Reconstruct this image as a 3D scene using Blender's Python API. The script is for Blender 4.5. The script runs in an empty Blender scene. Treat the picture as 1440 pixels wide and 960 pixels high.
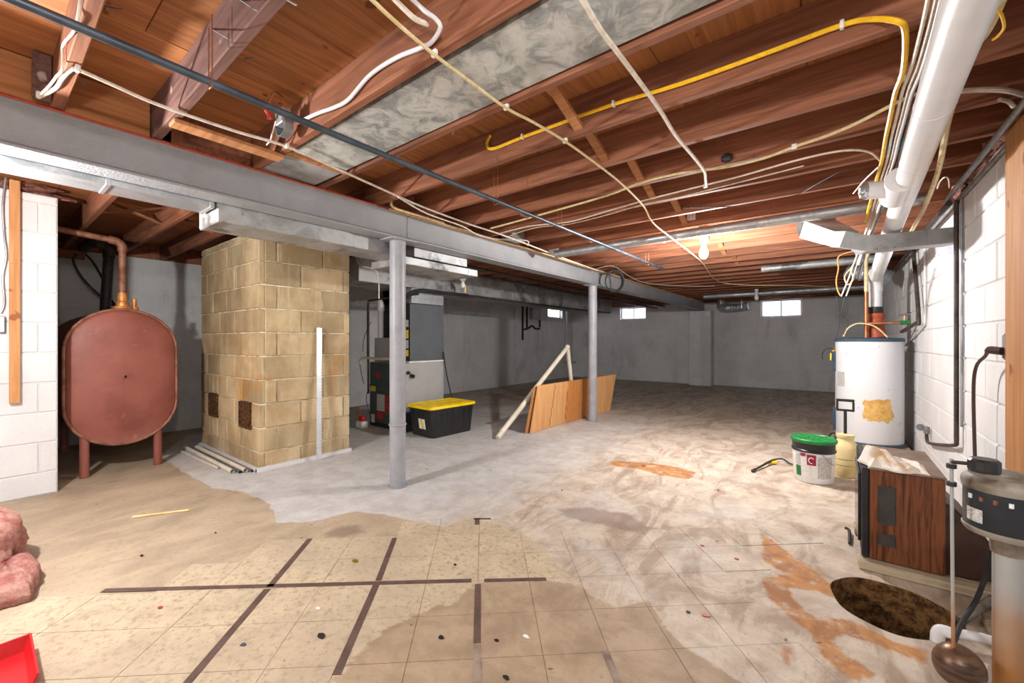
import bpy, math, random
import numpy as np
from mathutils import Matrix, Vector
random.seed(7)
rnd = random.Random(11)
# ------------------------------------------------------------------ camera
HOR = 479.0; CH = 1.15; VP1 = 1172.0; VP2 = -35.0
FPX = math.sqrt((VP1-720)*(720-VP2)); YAW = math.atan((VP1-720)/FPX)
FW = (-math.sin(YAW), math.cos(YAW)); RT = (math.cos(YAW), math.sin(YAW))
scn = bpy.context.scene
col = scn.collection
cam = bpy.data.cameras.new('camera'); camo = bpy.data.objects.new('camera', cam); col.objects.link(camo)
camo.location = (0, 0, CH); camo.rotation_euler = (math.pi/2, 0, YAW)
cam.sensor_width = 36; cam.lens = FPX/1440*36; cam.shift_y = (HOR-480)/1440; cam.clip_start = 0.02
scn.camera = camo
# ------------------------------------------------------------------ world, lamps, exposure
w = bpy.data.worlds.new('world'); scn.world = w; w.use_nodes = True
w.node_tree.nodes['Background'].inputs[0].default_value = (0.93, 0.96, 1.0, 1)
w.node_tree.nodes['Background'].inputs[1].default_value = 10.0
def lamp(name, loc, power, color=(1, .95, .88), r=.05):
    l = bpy.data.lights.new(name, 'POINT'); l.energy = power; l.color = color; l.shadow_soft_size = r
    o = bpy.data.objects.new(name, l); o.location = loc; col.objects.link(o); return o
BULB1 = (-.955, 4.15, 1.985)                      # the bare bulb in the picture
NEUTRAL = (1, .975, .945)
lamp('bulb_light', (BULB1[0], BULB1[1], BULB1[2]-.06), 235, NEUTRAL, .05)
# two ceiling bulbs outside the picture: the sharp shadows of the tank pipe and the near column point back to the first, those of the A-shaped pipe and on the joist sides to the second
lamp('bulb_left_offscreen', (-2.86, -.32, 1.74), 118, NEUTRAL, .035)
lamp('bulb_near_offscreen', (.12, -.05, 1.87), 46, NEUTRAL, .035)
scn.view_settings.view_transform = 'Standard'; scn.view_settings.look = 'None'
scn.view_settings.gamma = 1; scn.view_settings.use_curve_mapping = False
scn.view_settings.exposure = 0.56
# ------------------------------------------------------------------ pixel -> place
def ray(px, py):
    r = (px-720)/FPX; u = (HOR-py)/FPX
    return (FW[0]+r*RT[0], FW[1]+r*RT[1], u)
def PZ(px, py, z=0.0):
    d = ray(px, py); t = (z-CH)/d[2]; return (d[0]*t, d[1]*t, z)
def PX(px, py, x):
    d = ray(px, py); t = x/d[0]; return (x, d[1]*t, CH+d[2]*t)
def PY(px, py, y):
    d = ray(px, py); t = y/d[1]; return (d[0]*t, y, CH+d[2]*t)
# ------------------------------------------------------------------ mesh builder
class MB:
    def __init__(s): s.v = []; s.f = []; s.m = []; s.M = None; s.mi = 0
    def add(s, vs, fs):
        o = len(s.v)
        if s.M is not None: vs = [tuple(s.M @ Vector(p)) for p in vs]
        s.v += [tuple(p) for p in vs]; s.f += [tuple(i+o for i in f) for f in fs]; s.m += [s.mi]*len(fs)
        return s
    def box(s, x0, x1, y0, y1, z0, z1):
        vs = [(x, y, z) for z in (z0, z1) for y in (y0, y1) for x in (x0, x1)]
        return s.add(vs, [(0,2,3,1), (4,5,7,6), (0,1,5,4), (2,6,7,3), (0,4,6,2), (1,3,7,5)])
    def cbox(s, x0, x1, y0, y1, z0, z1, b=.004):
        import itertools
        c = ((x0+x1)/2, (y0+y1)/2, (z0+z1)/2); h = ((x1-x0)/2, (y1-y0)/2, (z1-z0)/2)
        b = min(b, .45*min(h)); vs = []; idx = {}
        for sg in itertools.product((-1, 1), repeat=3):
            for a in range(3):
                p = [c[k]+sg[k]*(h[k]-(0 if k == a else b)) for k in range(3)]
                idx[sg, a] = len(vs); vs.append(tuple(p))
        fs = []
        for a in range(3):
            b1, b2 = (a+1) % 3, (a+2) % 3
            for sa in (-1, 1):
                q = []
                for s1, s2 in ((-1,-1), (1,-1), (1,1), (-1,1)):
                    sg = [0]*3; sg[a] = sa; sg[b1] = s1; sg[b2] = s2; q.append(idx[tuple(sg), a])
                fs.append(tuple(q if sa > 0 else q[::-1]))
        for a in range(3):
            b1, b2 = (a+1) % 3, (a+2) % 3
            for s1 in (-1, 1):
                for s2 in (-1, 1):
                    l = [0]*3; l[b1] = s1; l[b2] = s2; l[a] = -1; lo = tuple(l); l[a] = 1; hi = tuple(l)
                    q = (idx[lo, b1], idx[hi, b1], idx[hi, b2], idx[lo, b2])
                    fs.append(q if s1*s2 > 0 else q[::-1])
        for sg in itertools.product((-1, 1), repeat=3):
            t = (idx[sg, 0], idx[sg, 1], idx[sg, 2]); fs.append(t if sg[0]*sg[1]*sg[2] > 0 else t[::-1])
        return s.add(vs, fs)
    def tube(s, pts, r, n=8, caps=True, closed=False, flat=1.0):
        pts = [Vector(p) for p in pts]; N = len(pts)
        rs = r if isinstance(r, (list, tuple)) else [r]*N
        vs = []; fs = []; up = None
        for i, p in enumerate(pts):
            if closed: t = pts[(i+1) % N]-pts[i-1]
            else: t = (pts[min(i+1, N-1)]-pts[max(i-1, 0)])
            if t.length < 1e-9: t = Vector((0, 0, 1))
            t.normalize()
            if up is None:
                up = Vector((0, 0, 1)) if abs(t.z) < .95 else Vector((1, 0, 0))
            a = t.cross(up)
            if a.length < 1e-6: a = t.orthogonal()
            a.normalize(); b = a.cross(t); b.normalize(); up = b
            for k in range(n):
                q = 2*math.pi*k/n
                vs.append(p+a*(math.cos(q)*rs[i])+b*(math.sin(q)*rs[i]*flat))
        R = N if closed else N-1
        for i in range(R):
            for k in range(n):
                j = (i+1) % N
                fs.append((i*n+k, i*n+(k+1) % n, j*n+(k+1) % n, j*n+k))
        if caps and not closed:
            fs.append(tuple(range(n))[::-1]); fs.append(tuple((N-1)*n+k for k in range(n)))
        return s.add(vs, fs)
    def lathe(s, prof, c=(0, 0, 0), n=24, cap=True):
        vs = []; fs = []
        for r, z in prof:
            for k in range(n):
                q = 2*math.pi*k/n; vs.append((c[0]+r*math.cos(q), c[1]+r*math.sin(q), c[2]+z))
        for i in range(len(prof)-1):
            for k in range(n):
                fs.append((i*n+k, i*n+(k+1) % n, (i+1)*n+(k+1) % n, (i+1)*n+k))
        if cap:
            fs.append(tuple(range(n))[::-1]); fs.append(tuple((len(prof)-1)*n+k for k in range(n)))
        return s.add(vs, fs)
    def prism(s, pts, ax):           # outline pts (closed loop of 3-D points) swept by vector ax
        n = len(pts); a = [Vector(p) for p in pts]; vs = a+[p+Vector(ax) for p in a]
        fs = [tuple(range(n))[::-1], tuple(range(n, 2*n))]
        fs += [(i, (i+1) % n, (i+1) % n+n, i+n) for i in range(n)]
        return s.add(vs, fs)
    def patch(s, c, r, a0, a1, z0, z1, n=8, r1=None):      # curved label on a vertical cylinder
        vs = []; r1 = r if r1 is None else r1
        for i in range(n+1):
            q = a0+(a1-a0)*i/n
            vs.append((c[0]+r*math.cos(q), c[1]+r*math.sin(q), z0)); vs.append((c[0]+r1*math.cos(q), c[1]+r1*math.sin(q), z1))
        return s.add(vs, [(2*i, 2*i+2, 2*i+3, 2*i+1) for i in range(n)])
ORG = {}
def obj(name, mb, mat, parent=None, origin=None, smooth=False, fixn=True):
    if parent is not None: og = Vector(ORG[parent.name])
    elif origin is not None: og = Vector(origin)
    else:
        xs = np.array(mb.v); og = Vector(((xs[:, 0].min()+xs[:, 0].max())/2, (xs[:, 1].min()+xs[:, 1].max())/2, xs[:, 2].min()))
    me = bpy.data.meshes.new(name)
    me.from_pydata([(p[0]-og.x, p[1]-og.y, p[2]-og.z) for p in mb.v], [], mb.f)
    for m in (mat if isinstance(mat, (list, tuple)) else [mat]): me.materials.append(m)
    if isinstance(mat, (list, tuple)): me.polygons.foreach_set('material_index', mb.m)
    if fixn:
        import bmesh
        b = bmesh.new(); b.from_mesh(me); bmesh.ops.recalc_face_normals(b, faces=b.faces); b.to_mesh(me); b.free()
    if smooth:
        me.polygons.foreach_set('use_smooth', [True]*len(me.polygons)); me.set_sharp_from_angle(angle=math.radians(38))
    me.update()
    o = bpy.data.objects.new(name, me); col.objects.link(o)
    if parent is not None: o.parent = parent
    else: o.location = og
    ORG[o.name] = tuple(og)
    return o
def tag(o, label, cat, group=None):
    o['label'] = label; o['category'] = cat
    if group: o['group'] = group
    return o
def struct(o): o['kind'] = 'structure'; return o
def thing(name, loc, label, cat, group=None):
    o = bpy.data.objects.new(name, None); o.empty_display_size = .1; o.location = loc; col.objects.link(o)
    ORG[o.name] = tuple(loc); return tag(o, label, cat, group)
def smoothpts(pts, k=6):
    P = [Vector(p) for p in pts]
    if len(P) < 3: return P
    out = []
    for i in range(len(P)-1):
        a = P[max(i-1, 0)]; b = P[i]; c = P[i+1]; d = P[min(i+2, len(P)-1)]
        for j in range(k):
            t = j/k
            out.append(.5*((2*b)+(c-a)*t+(2*a-5*b+4*c-d)*t*t+(3*b-a-3*c+d)*t**3))
    out.append(P[-1]); return out
# ------------------------------------------------------------------ materials
MATS = {}
class NT:
    def __init__(s, name):
        s.m = bpy.data.materials.new(name); s.m.use_nodes = True; s.t = s.m.node_tree; s.n = s.t.nodes
        s.b = s.n['Principled BSDF']; s.pos = None
    def new(s, typ, **kw):
        nd = s.n.new(typ)
        for k, v in kw.items(): setattr(nd, k, v)
        return nd
    def link(s, a, b): s.t.links.new(a, b)
    def P(s):
        if s.pos is None: s.pos = s.new('ShaderNodeNewGeometry').outputs['Position']
        return s.pos
    def scaled(s, sc, vec=None, rotz=0):
        m = s.new('ShaderNodeMapping'); m.inputs['Scale'].default_value = sc; m.inputs['Rotation'].default_value = (0, 0, rotz)
        s.link(vec or s.P(), m.inputs[0]); return m.outputs[0]
    def noise(s, scale, detail=4, rough=.55, vec=None, dist=0):
        n = s.new('ShaderNodeTexNoise'); n.inputs['Scale'].default_value = scale; n.inputs['Detail'].default_value = detail
        n.inputs['Roughness'].default_value = rough; n.inputs['Distortion'].default_value = dist
        s.link(vec or s.P(), n.inputs['Vector']); return n.outputs[0]
    def ramp(s, v, a, b):           # clamp remap a..b -> 0..1 smooth
        m = s.new('ShaderNodeMapRange'); m.interpolation_type = 'SMOOTHSTEP'
        m.inputs[1].default_value = a; m.inputs[2].default_value = b; s.link(v, m.inputs[0]); return m.outputs[0]
    def math(s, op, a, b=None):
        m = s.new('ShaderNodeMath'); m.operation = op
        for i, x in enumerate((a, b)):
            if x is None: continue
            if isinstance(x, (int, float)): m.inputs[i].default_value = x
            else: s.link(x, m.inputs[i])
        return m.outputs[0]
    def mix(s, f, a, b, mode='MIX'):
        m = s.new('ShaderNodeMix'); m.data_type = 'RGBA'; m.blend_type = mode
        if isinstance(f, (int, float)): m.inputs[0].default_value = f
        else: s.link(f, m.inputs[0])
        for i, x in ((6, a), (7, b)):
            if isinstance(x, tuple): m.inputs[i].default_value = (*x, 1) if len(x) == 3 else x
            else: s.link(x, m.inputs[i])
        return m.outputs[2]
    def bump(s, h, strength=.3, dist=.01):
        b = s.new('ShaderNodeBump'); b.inputs['Strength'].default_value = strength; b.inputs['Distance'].default_value = dist
        s.link(h, b.inputs['Height']); s.link(b.outputs[0], s.b.inputs['Normal'])
    def out(s, c, rough=.7, metal=0, spec=.4):
        if isinstance(c, tuple): s.b.inputs['Base Color'].default_value = (*c, 1)
        else: s.link(c, s.b.inputs['Base Color'])
        if isinstance(rough, (int, float)): s.b.inputs['Roughness'].default_value = rough
        else: s.link(rough, s.b.inputs['Roughness'])
        s.b.inputs['Metallic'].default_value = metal; s.b.inputs['Specular IOR Level'].default_value = spec
        return s.m
def S(*c):                            # sRGB 0-255 -> linear
    return tuple(((x/255)/12.92 if x/255 <= .04045 else ((x/255+.055)/1.055)**2.4) for x in c)
def mk(name, c1, c2=None, scale=20, rough=.6, metal=0, bump=0, lo=.4, hi=.65, stretch=(1, 1, 1), bs=None, spec=.4):
    t = NT(name); c2 = c2 or tuple(x*.8 for x in c1)
    v = t.scaled(stretch) if stretch != (1, 1, 1) else None
    n = t.noise(scale, 5, .6, v)
    if bump: t.bump(t.noise(bs or scale*2, 4, .6, v), bump, .005)
    return t.out(t.mix(t.ramp(n, lo, hi), c1, c2), rough, metal, spec)
def wood(name, c1, c2, axis=0, rough=.7, spot=None, scale=1.0, bump=.15, streak=.5):
    t = NT(name); sc = [38*scale]*3; sc[axis] = 2.2*scale
    v = t.scaled(tuple(sc)); n = t.noise(1.0, 6, .62, v, .6)
    sc2 = [9*scale]*3; sc2[axis] = .8*scale
    n2 = t.noise(1.0, 3, .5, t.scaled(tuple(sc2)), 1.0)
    c = t.mix(t.ramp(n, .34, .68), c1, c2)
    dk = tuple(x*streak for x in c1)
    c = t.mix(t.math('MULTIPLY', t.ramp(n2, .5, .72), .7), c, dk)
    oi = t.new('ShaderNodeObjectInfo').outputs['Random']
    hsv = t.new('ShaderNodeHueSaturation'); t.link(c, hsv.inputs['Color'])
    mr = t.new('ShaderNodeMapRange'); mr.inputs[3].default_value = .82; mr.inputs[4].default_value = 1.15; t.link(oi, mr.inputs[0])
    t.link(mr.outputs[0], hsv.inputs['Value']); c = hsv.outputs[0]
    if spot:
        s = t.ramp(t.noise(9, 3, .5), .66, .72); c = t.mix(s, c, spot)
    t.bump(n, bump, .004)
    return t.out(c, rough, 0, .3)
def painted_block(name, c1, c2, var=.06, dirt=None, bump=.35, bs=70, dirt_lo=.55):
    t = NT(name)
    n = t.noise(1.6, 5, .6); c = t.mix(t.ramp(n, .35, .7), c1, c2)
    f = t.noise(45, 4, .65); c = t.mix(t.math('MULTIPLY', t.ramp(f, .5, .75), .35), c, tuple(x*.72 for x in c1))
    if dirt:
        d = t.noise(1.0, 5, .65, t.scaled((2.2, 2.2, .8)), .4); c = t.mix(t.math('MULTIPLY', t.ramp(d, dirt_lo, .78), .7), c, dirt)
    oi = t.new('ShaderNodeObjectInfo').outputs['Random']
    hsv = t.new('ShaderNodeHueSaturation'); t.link(c, hsv.inputs['Color'])
    mr = t.new('ShaderNodeMapRange'); mr.inputs[3].default_value = 1-var; mr.inputs[4].default_value = 1+var; t.link(oi, mr.inputs[0])
    t.link(mr.outputs[0], hsv.inputs['Value'])
    t.bump(t.noise(bs, 4, .7), bump, .006)
    return t.out(hsv.outputs[0], .85, 0, .25)
def galv(name, c1, c2, sc=22, rough=.38, metal=.75, dirt=None):
    t = NT(name)
    v = t.new('ShaderNodeTexVoronoi'); v.inputs['Scale'].default_value = sc*2.2; t.link(t.P(), v.inputs['Vector'])
    n = t.noise(sc*.3, 6, .68, None, .8)
    c = t.mix(t.ramp(n, .38, .62), c1, c2)
    c = t.mix(t.math('MULTIPLY', v.outputs['Color'], .18), c, tuple(min(1, x*1.3) for x in c2))
    if dirt: c = t.mix(t.math('MULTIPLY', t.ramp(t.noise(3, 5, .7), .52, .66), .8), c, dirt)
    return t.out(c, t.mix(t.ramp(n, .4, .6), (rough,)*3, (rough+.2,)*3), metal, .5)

M = {}
M['wall_white'] = painted_block('white_painted_block', S(216, 216, 217), S(206, 206, 208), .03, S(190, 190, 188), .4, 60, .62)
M['wall_grey'] = painted_block('grey_white_painted_block', S(216, 217, 218), S(203, 204, 205), .02, S(158, 158, 158), .35, 60, .5)
M['mortar_white'] = painted_block('painted_mortar', S(212, 212, 212), S(198, 198, 198), .0, S(168, 168, 168), .3, 80)
M['mortar_grey'] = painted_block('grey_painted_mortar', S(212, 212, 213), S(200, 200, 201), .0, S(150, 150, 150), .3, 80)
t = NT('buff_concrete_block')
n = t.noise(2.4, 5, .6); c = t.mix(t.ramp(n, .35, .65), S(196, 174, 138), S(164, 142, 108))
n2 = t.noise(1.0, 6, .7, t.scaled((9, 9, 1.2)), .6); c = t.mix(t.math('MULTIPLY', t.ramp(n2, .5, .7), .55), c, S(212, 200, 172))
n3 = t.noise(1.7, 4, .6, None, .7); c = t.mix(t.math('MULTIPLY', t.ramp(n3, .54, .68), .6), c, S(186, 130, 62))
n4 = t.noise(130, 3, .7); c = t.mix(t.math('MULTIPLY', t.ramp(n4, .55, .7), .45), c, S(112, 96, 72))
oi = t.new('ShaderNodeObjectInfo').outputs['Random']
hs = t.new('ShaderNodeHueSaturation'); t.link(c, hs.inputs['Color']); mr = t.new('ShaderNodeMapRange')
mr.inputs[3].default_value = .78; mr.inputs[4].default_value = 1.14; t.link(oi, mr.inputs[0]); t.link(mr.outputs[0], hs.inputs['Value'])
t.bump(t.noise(60, 5, .7), .5, .008); M['buff'] = t.out(hs.outputs[0], .92, 0, .15)
M['buff_mortar'] = mk('buff_mortar', S(224, 214, 190), S(176, 160, 130), 9, .95, 0, .4)
M['joist'] = wood('joist_wood', S(122, 76, 55), S(152, 100, 74), 0, .75, None, 1, .2, .55)
M['joist_old'] = wood('old_dark_joist_wood', S(122, 88, 80), S(92, 62, 56), 0, .8, S(176, 160, 150), 1, .3, .6)
M['ply'] = wood('subfloor_plywood', S(178, 118, 72), S(144, 90, 52), 1, .7, S(104, 58, 30), .8, .1, .72)
M['stud'] = wood('orange_stud_wood', S(194, 140, 90), S(168, 112, 66), 2, .6, S(140, 80, 40), .7, .1, .85)
M['board'] = wood('plain_board_wood', S(192, 136, 92), S(160, 104, 66), 0, .7, None, 1, .15, .8)
M['oak_ply'] = wood('oak_plywood', S(222, 172, 118), S(204, 148, 94), 2, .55, None, .6, .05, .9)
t = NT('fir_plywood')
wv = t.new('ShaderNodeTexWave'); wv.wave_type = 'RINGS'; wv.inputs['Scale'].default_value = 9; wv.inputs['Distortion'].default_value = 9
wv.inputs['Detail'].default_value = 2; wv.inputs['Detail Scale'].default_value = .8; t.link(t.scaled((1, 1.3, .5)), wv.inputs['Vector'])
M['fir_ply'] = t.out(t.mix(t.ramp(wv.outputs['Fac'], .3, .8), S(214, 150, 84), S(164, 96, 42)), .6)
M['steel_grey'] = mk('grey_painted_steel', S(158, 160, 166), S(146, 148, 154), 6, .42, 0, .12, bs=260, spec=.5)
M['beam_grey'] = mk('rough_grey_painted_steel', S(150, 152, 156), S(140, 142, 146), 3, .42, 0, .9, bs=80, spec=.5)
M['galv'] = galv('galvanized_sheet', S(196, 199, 202), S(164, 168, 172))
M['galv_old'] = galv('weathered_galvanized_sheet', S(138, 143, 144), S(200, 201, 197), 30, .55, .35)
M['galv_dirty'] = galv('dirty_galvanized_sheet', S(150, 151, 152), S(182, 182, 182), 18, .45, .6, S(84, 84, 84))
M['galv_boot'] = galv('dull_galvanized_sheet', S(150, 153, 155), S(184, 186, 188), 16, .62, .3)
M['pvc'] = mk('white_pvc', S(228, 229, 232), S(220, 221, 225), 3, .35)
M['pvc_cream'] = mk('cream_pvc', S(226, 220, 204), S(210, 202, 184), 4, .45)
M['white_cable'] = mk('white_cable_jacket', S(228, 218, 204), S(206, 194, 178), 30, .5)
M['cream_cable'] = mk('cream_cable_jacket', S(222, 206, 164), S(204, 182, 128), 30, .5)
M['yellow_cable'] = mk('yellow_cable_jacket', S(240, 190, 40), S(224, 170, 30), 30, .45)
M['red_cable'] = mk('red_cable_jacket', S(186, 70, 50), S(160, 54, 40), 30, .45)
M['orange_cable'] = mk('tan_cable_jacket', S(220, 168, 104), S(202, 140, 80), 30, .5)
M['black_cable'] = mk('black_rubber', S(44, 44, 46), S(34, 34, 36), 30, .55)
M['staple'] = mk('white_staple', S(238, 236, 230), None, 30, .5)
M['conduit_dark'] = galv('dark_conduit', S(64, 72, 82), S(86, 96, 108), 14, .4, .55)
M['conduit'] = galv('steel_conduit', S(158, 160, 164), S(132, 134, 138), 14, .4, .8)
M['iron'] = mk('old_iron_pipe', S(84, 74, 70), S(58, 48, 44), 12, .6, .4, .15)
M['copper'] = mk('copper_pipe', S(190, 128, 88), S(160, 104, 72), 10, .4, .7)
M['brass'] = mk('brass', S(196, 160, 84), S(160, 126, 60), 12, .4, .8)
t = NT('red_brown_primer')
n = t.noise(3.5, 5, .6); c = t.mix(t.ramp(n, .35, .7), S(144, 84, 72), S(126, 70, 60))
n2 = t.noise(11, 6, .72); c = t.mix(t.math('MULTIPLY', t.ramp(n2, .58, .72), .5), c, S(184, 122, 104))
t.bump(t.noise(120, 4, .6), .12, .004); M['tank'] = t.out(c, .5, 0, .4)
M['tank_dark'] = mk('dark_primer', S(86, 46, 40), S(64, 34, 30), 6, .6)
M['rust_pipe'] = mk('rusty_steel_pipe', S(150, 106, 86), S(116, 74, 56), 14, .6, .3, .2)
M['orange_brass'] = mk('orange_fitting', S(214, 150, 84), S(170, 104, 60), 18, .5, .4)
M['black_tape'] = mk('black_wrap', S(46, 46, 48), S(74, 74, 76), 40, .4, 0, .6, stretch=(1, 1, 3))
M['furnace_green'] = mk('dark_green_grey_enamel', S(70, 86, 86), S(62, 78, 78), 4, .4)
M['coil_grey'] = mk('slate_grey_enamel', S(96, 102, 108), S(90, 96, 102), 3, .45)
M['side_grey'] = mk('light_grey_sheet', S(186, 188, 190), S(176, 178, 180), 4, .4, .2)
M['black_plastic'] = mk('black_plastic', S(42, 42, 44), S(36, 36, 38), 8, .38)
M['yellow_plastic'] = mk('yellow_plastic', S(246, 214, 12), S(236, 200, 8), 8, .4)
M['paper'] = mk('paper_label', S(232, 232, 230), S(216, 216, 214), 40, .7)
M['paper_grey'] = mk('printed_paper', S(206, 206, 204), S(150, 150, 150), 90, .7, stretch=(1, 1, 2.5))
M['red_print'] = mk('red_print', S(196, 46, 50), None, 30, .6)
M['wine_print'] = mk('wine_red_print', S(160, 36, 68), None, 30, .6)
M['green_print'] = mk('green_print', S(44, 122, 66), None, 60, .6)
M['yellow_print'] = mk('yellow_print', S(238, 206, 60), None, 30, .6)
M['green_plastic'] = mk('green_plastic', S(28, 140, 66), S(22, 120, 56), 9, .4)
M['white_plastic'] = mk('white_plastic', S(236, 237, 238), S(226, 227, 228), 9, .4)
M['blue_plastic'] = mk('blue_plastic', S(20, 116, 150), S(16, 96, 130), 9, .4)
M['red_plastic'] = mk('red_plastic', S(206, 26, 34), S(186, 18, 26), 9, .35)
t = NT('translucent_sprayer_plastic'); c = t.mix(t.ramp(t.noise(5, 4, .6), .4, .65), S(226, 208, 156), S(206, 182, 120))
M['sprayer'] = t.out(c, .45)
M['ceramic'] = mk('porcelain', S(240, 240, 238), None, 20, .3)
M['dark_metal'] = mk('dark_metal', S(56, 54, 54), S(40, 38, 38), 14, .5, .4)
t = NT('heater_enamel')
c = t.mix(t.ramp(t.noise(7, 5, .65), .62, .75), S(228, 231, 236), S(200, 204, 210))
c = t.mix(t.ramp(t.noise(26, 3, .6), .7, .76), c, S(120, 120, 122))
M['heater'] = t.out(c, .35, 0, .5)
t = NT('heater_rust'); c = t.mix(t.ramp(t.noise(14, 5, .7), .35, .7), S(226, 190, 116), S(204, 150, 74)); M['heater_rust'] = t.out(c, .7)
M['heater_cap'] = mk('blue_grey_cap', S(72, 92, 110), S(60, 78, 96), 10, .45)
M['terracotta'] = mk('terracotta_rubber', S(176, 84, 50), S(146, 64, 38), 10, .5)
t = NT('walnut_veneer')
n = t.noise(1.0, 6, .65, t.scaled((46, 46, 3)), 1.2)
M['walnut'] = t.out(t.mix(t.ramp(n, .38, .66), S(126, 74, 44), S(72, 40, 24)), .4, 0, .4)
M['tv_dark'] = mk('dark_brown_plastic', S(72, 50, 42), S(62, 42, 36), 9, .5)
M['tv_top'] = mk('dusty_cabinet_top', S(132, 116, 104), S(108, 88, 76), 7, .7)
M['tv_screen'] = mk('dark_glass', S(38, 40, 42), None, 9, .15)
M['grille'] = mk('grille_grey', S(92, 88, 84), S(78, 74, 70), 20, .5, .2)
t = NT('crumpled_cloth'); c = t.mix(t.ramp(t.noise(7, 4, .6), .5, .66), S(236, 230, 222), S(214, 180, 134)); M['cloth'] = t.out(c, .95, 0, .1)
M['old_wood'] = wood('weathered_board', S(186, 172, 148), S(140, 122, 98), 0, .85, None, 1, .3, .7)
t = NT('soil'); c = t.mix(t.ramp(t.noise(24, 6, .75), .38, .62), S(76, 52, 32), S(158, 116, 70)); t.bump(t.noise(30, 6, .75), 1.0, .03); M['soil'] = t.out(c, .95, 0, .2)
M['pump_black'] = mk('dark_navy_enamel', S(42, 46, 54), S(34, 38, 44), 10, .4, .1, .1)
M['pump_grey'] = mk('dirty_cast_metal', S(150, 144, 134), S(116, 104, 90), 14, .6, .4, .2)
t = NT('rust_stained_pipe')
sx = t.new('ShaderNodeSeparateXYZ'); t.link(t.P(), sx.inputs[0])
f = t.math('ADD', sx.outputs[2], t.math('MULTIPLY', t.noise(9, 4, .6), .3))
c = t.mix(t.ramp(f, .35, .7), S(164, 112, 62), S(164, 166, 164)); t.bump(t.noise(60, 4, .6), .2, .003); M['pump_pipe'] = t.out(c, .55, .25)
M['float'] = mk('tarnished_copper', S(116, 88, 68), S(70, 56, 50), 9, .38, .55, .1, stretch=(1, 1, 6))
t = NT('pink_insulation'); c = t.mix(t.ramp(t.noise(18, 6, .75), .36, .66), S(232, 184, 172), S(196, 120, 112)); t.bump(t.noise(60, 6, .8), 1.0, .02); M['pink'] = t.out(c, 1, 0, .05)
t = NT('kraft_insulation'); c = t.mix(t.ramp(t.noise(30, 5, .7), .4, .62), S(190, 132, 122), S(128, 92, 70)); t.bump(t.noise(60, 6, .8), 1.0, .02); M['pink_dark'] = t.out(c, 1, 0, .05)
t = NT('charred_metal'); c = t.mix(t.ramp(t.noise(40, 5, .75), .42, .6), S(40, 24, 16), S(120, 78, 42)); t.bump(t.noise(50, 5, .7), .6, .01); M['char'] = t.out(c, .8, .2)
M['alu'] = mk('aluminium_rule', S(222, 226, 232), S(208, 212, 218), 12, .3, .5)
M['ink'] = mk('black_ink', S(30, 30, 30), None, 12, .6)
M['sill'] = mk('grey_sill', S(150, 150, 148), S(128, 126, 122), 9, .9, 0, .3)
M['strip'] = mk('brown_floor_strip', S(98, 78, 70), S(82, 64, 58), 14, .7, 0, .1)
M['strip_worn'] = mk('worn_floor_strip', S(150, 136, 122), S(112, 96, 84), 9, .7, 0, .1)
M['pine'] = mk('pine_stick', S(230, 200, 144), S(214, 178, 120), 9, .7)
t = NT('frosted_pane'); tr = t.new('ShaderNodeBsdfTranslucent'); tr.inputs[0].default_value = (.86, .88, .92, 1)
mx = t.new('ShaderNodeMixShader'); mx.inputs[0].default_value = .25; t.b.inputs['Roughness'].default_value = .3; t.b.inputs['Base Color'].default_value = (.5, .52, .55, 1)
t.link(tr.outputs[0], mx.inputs[1]); t.link(t.b.outputs[0], mx.inputs[2]); t.link(mx.outputs[0], t.n['Material Output'].inputs[0]); M['pane'] = t.m
M['win_frame'] = mk('white_window_frame', S(232, 232, 234), None, 9, .5)
t = NT('lit_bulb'); t.b.inputs['Emission Color'].default_value = (1, .97, .93, 1); t.b.inputs['Emission Strength'].default_value = 14; M['bulb_on'] = t.out((1, 1, 1), .3)
M['bulb_off'] = mk('white_glass', S(244, 244, 240), None, 9, .2)

# ------------------------------------------------------------------ floor: stain outlines (pixel outlines laid on the slab)
def poly(px): return np.array([PZ(x, y)[:2] for x, y in px])
def sdf(pts, pg):
    d = np.full(len(pts), 1e9); ins = np.zeros(len(pts), bool); n = len(pg)
    for i in range(n):
        a = pg[i]; b = pg[(i+1) % n]; e = b-a; wv = pts-a
        tt = np.clip((wv@e)/max(e@e, 1e-12), 0, 1); q = wv-tt[:, None]*e; d = np.minimum(d, (q**2).sum(1))
        c1 = (a[1] <= pts[:, 1]) & (b[1] > pts[:, 1]); c2 = (a[1] > pts[:, 1]) & (b[1] <= pts[:, 1])
        cr = e[0]*wv[:, 1]-e[1]*wv[:, 0]
        ins ^= (c1 & (cr > 0)) | (c2 & (cr < 0))
    d = np.sqrt(d); return np.where(ins, d, -d)
PAINT = poly([(225,640),(255,662),(300,686),(335,690),(372,702),(380,714),(393,724),(388,735),(440,733),(470,726),(500,719),(545,724),(590,735),(625,741),(655,730),(700,736),(745,758),(790,800),(815,818),(838,842),(868,855),(893,850),(912,843),(935,880),(962,910),(1005,935),(1050,962),(1090,1050),(1250,1300),(2200,1300),(2200,700),(1174,553),(860,534),(790,528),(640,553),(500,573),(420,592),(262,612)])
TAN = poly([(470,960),(500,925),(545,890),(600,858),(640,850),(655,830),(690,812),(720,818),(770,815),(815,822),(838,842),(868,855),(912,843),(935,880),(962,910),(1005,935),(1050,962),(1060,1100),(380,1100)])
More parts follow.
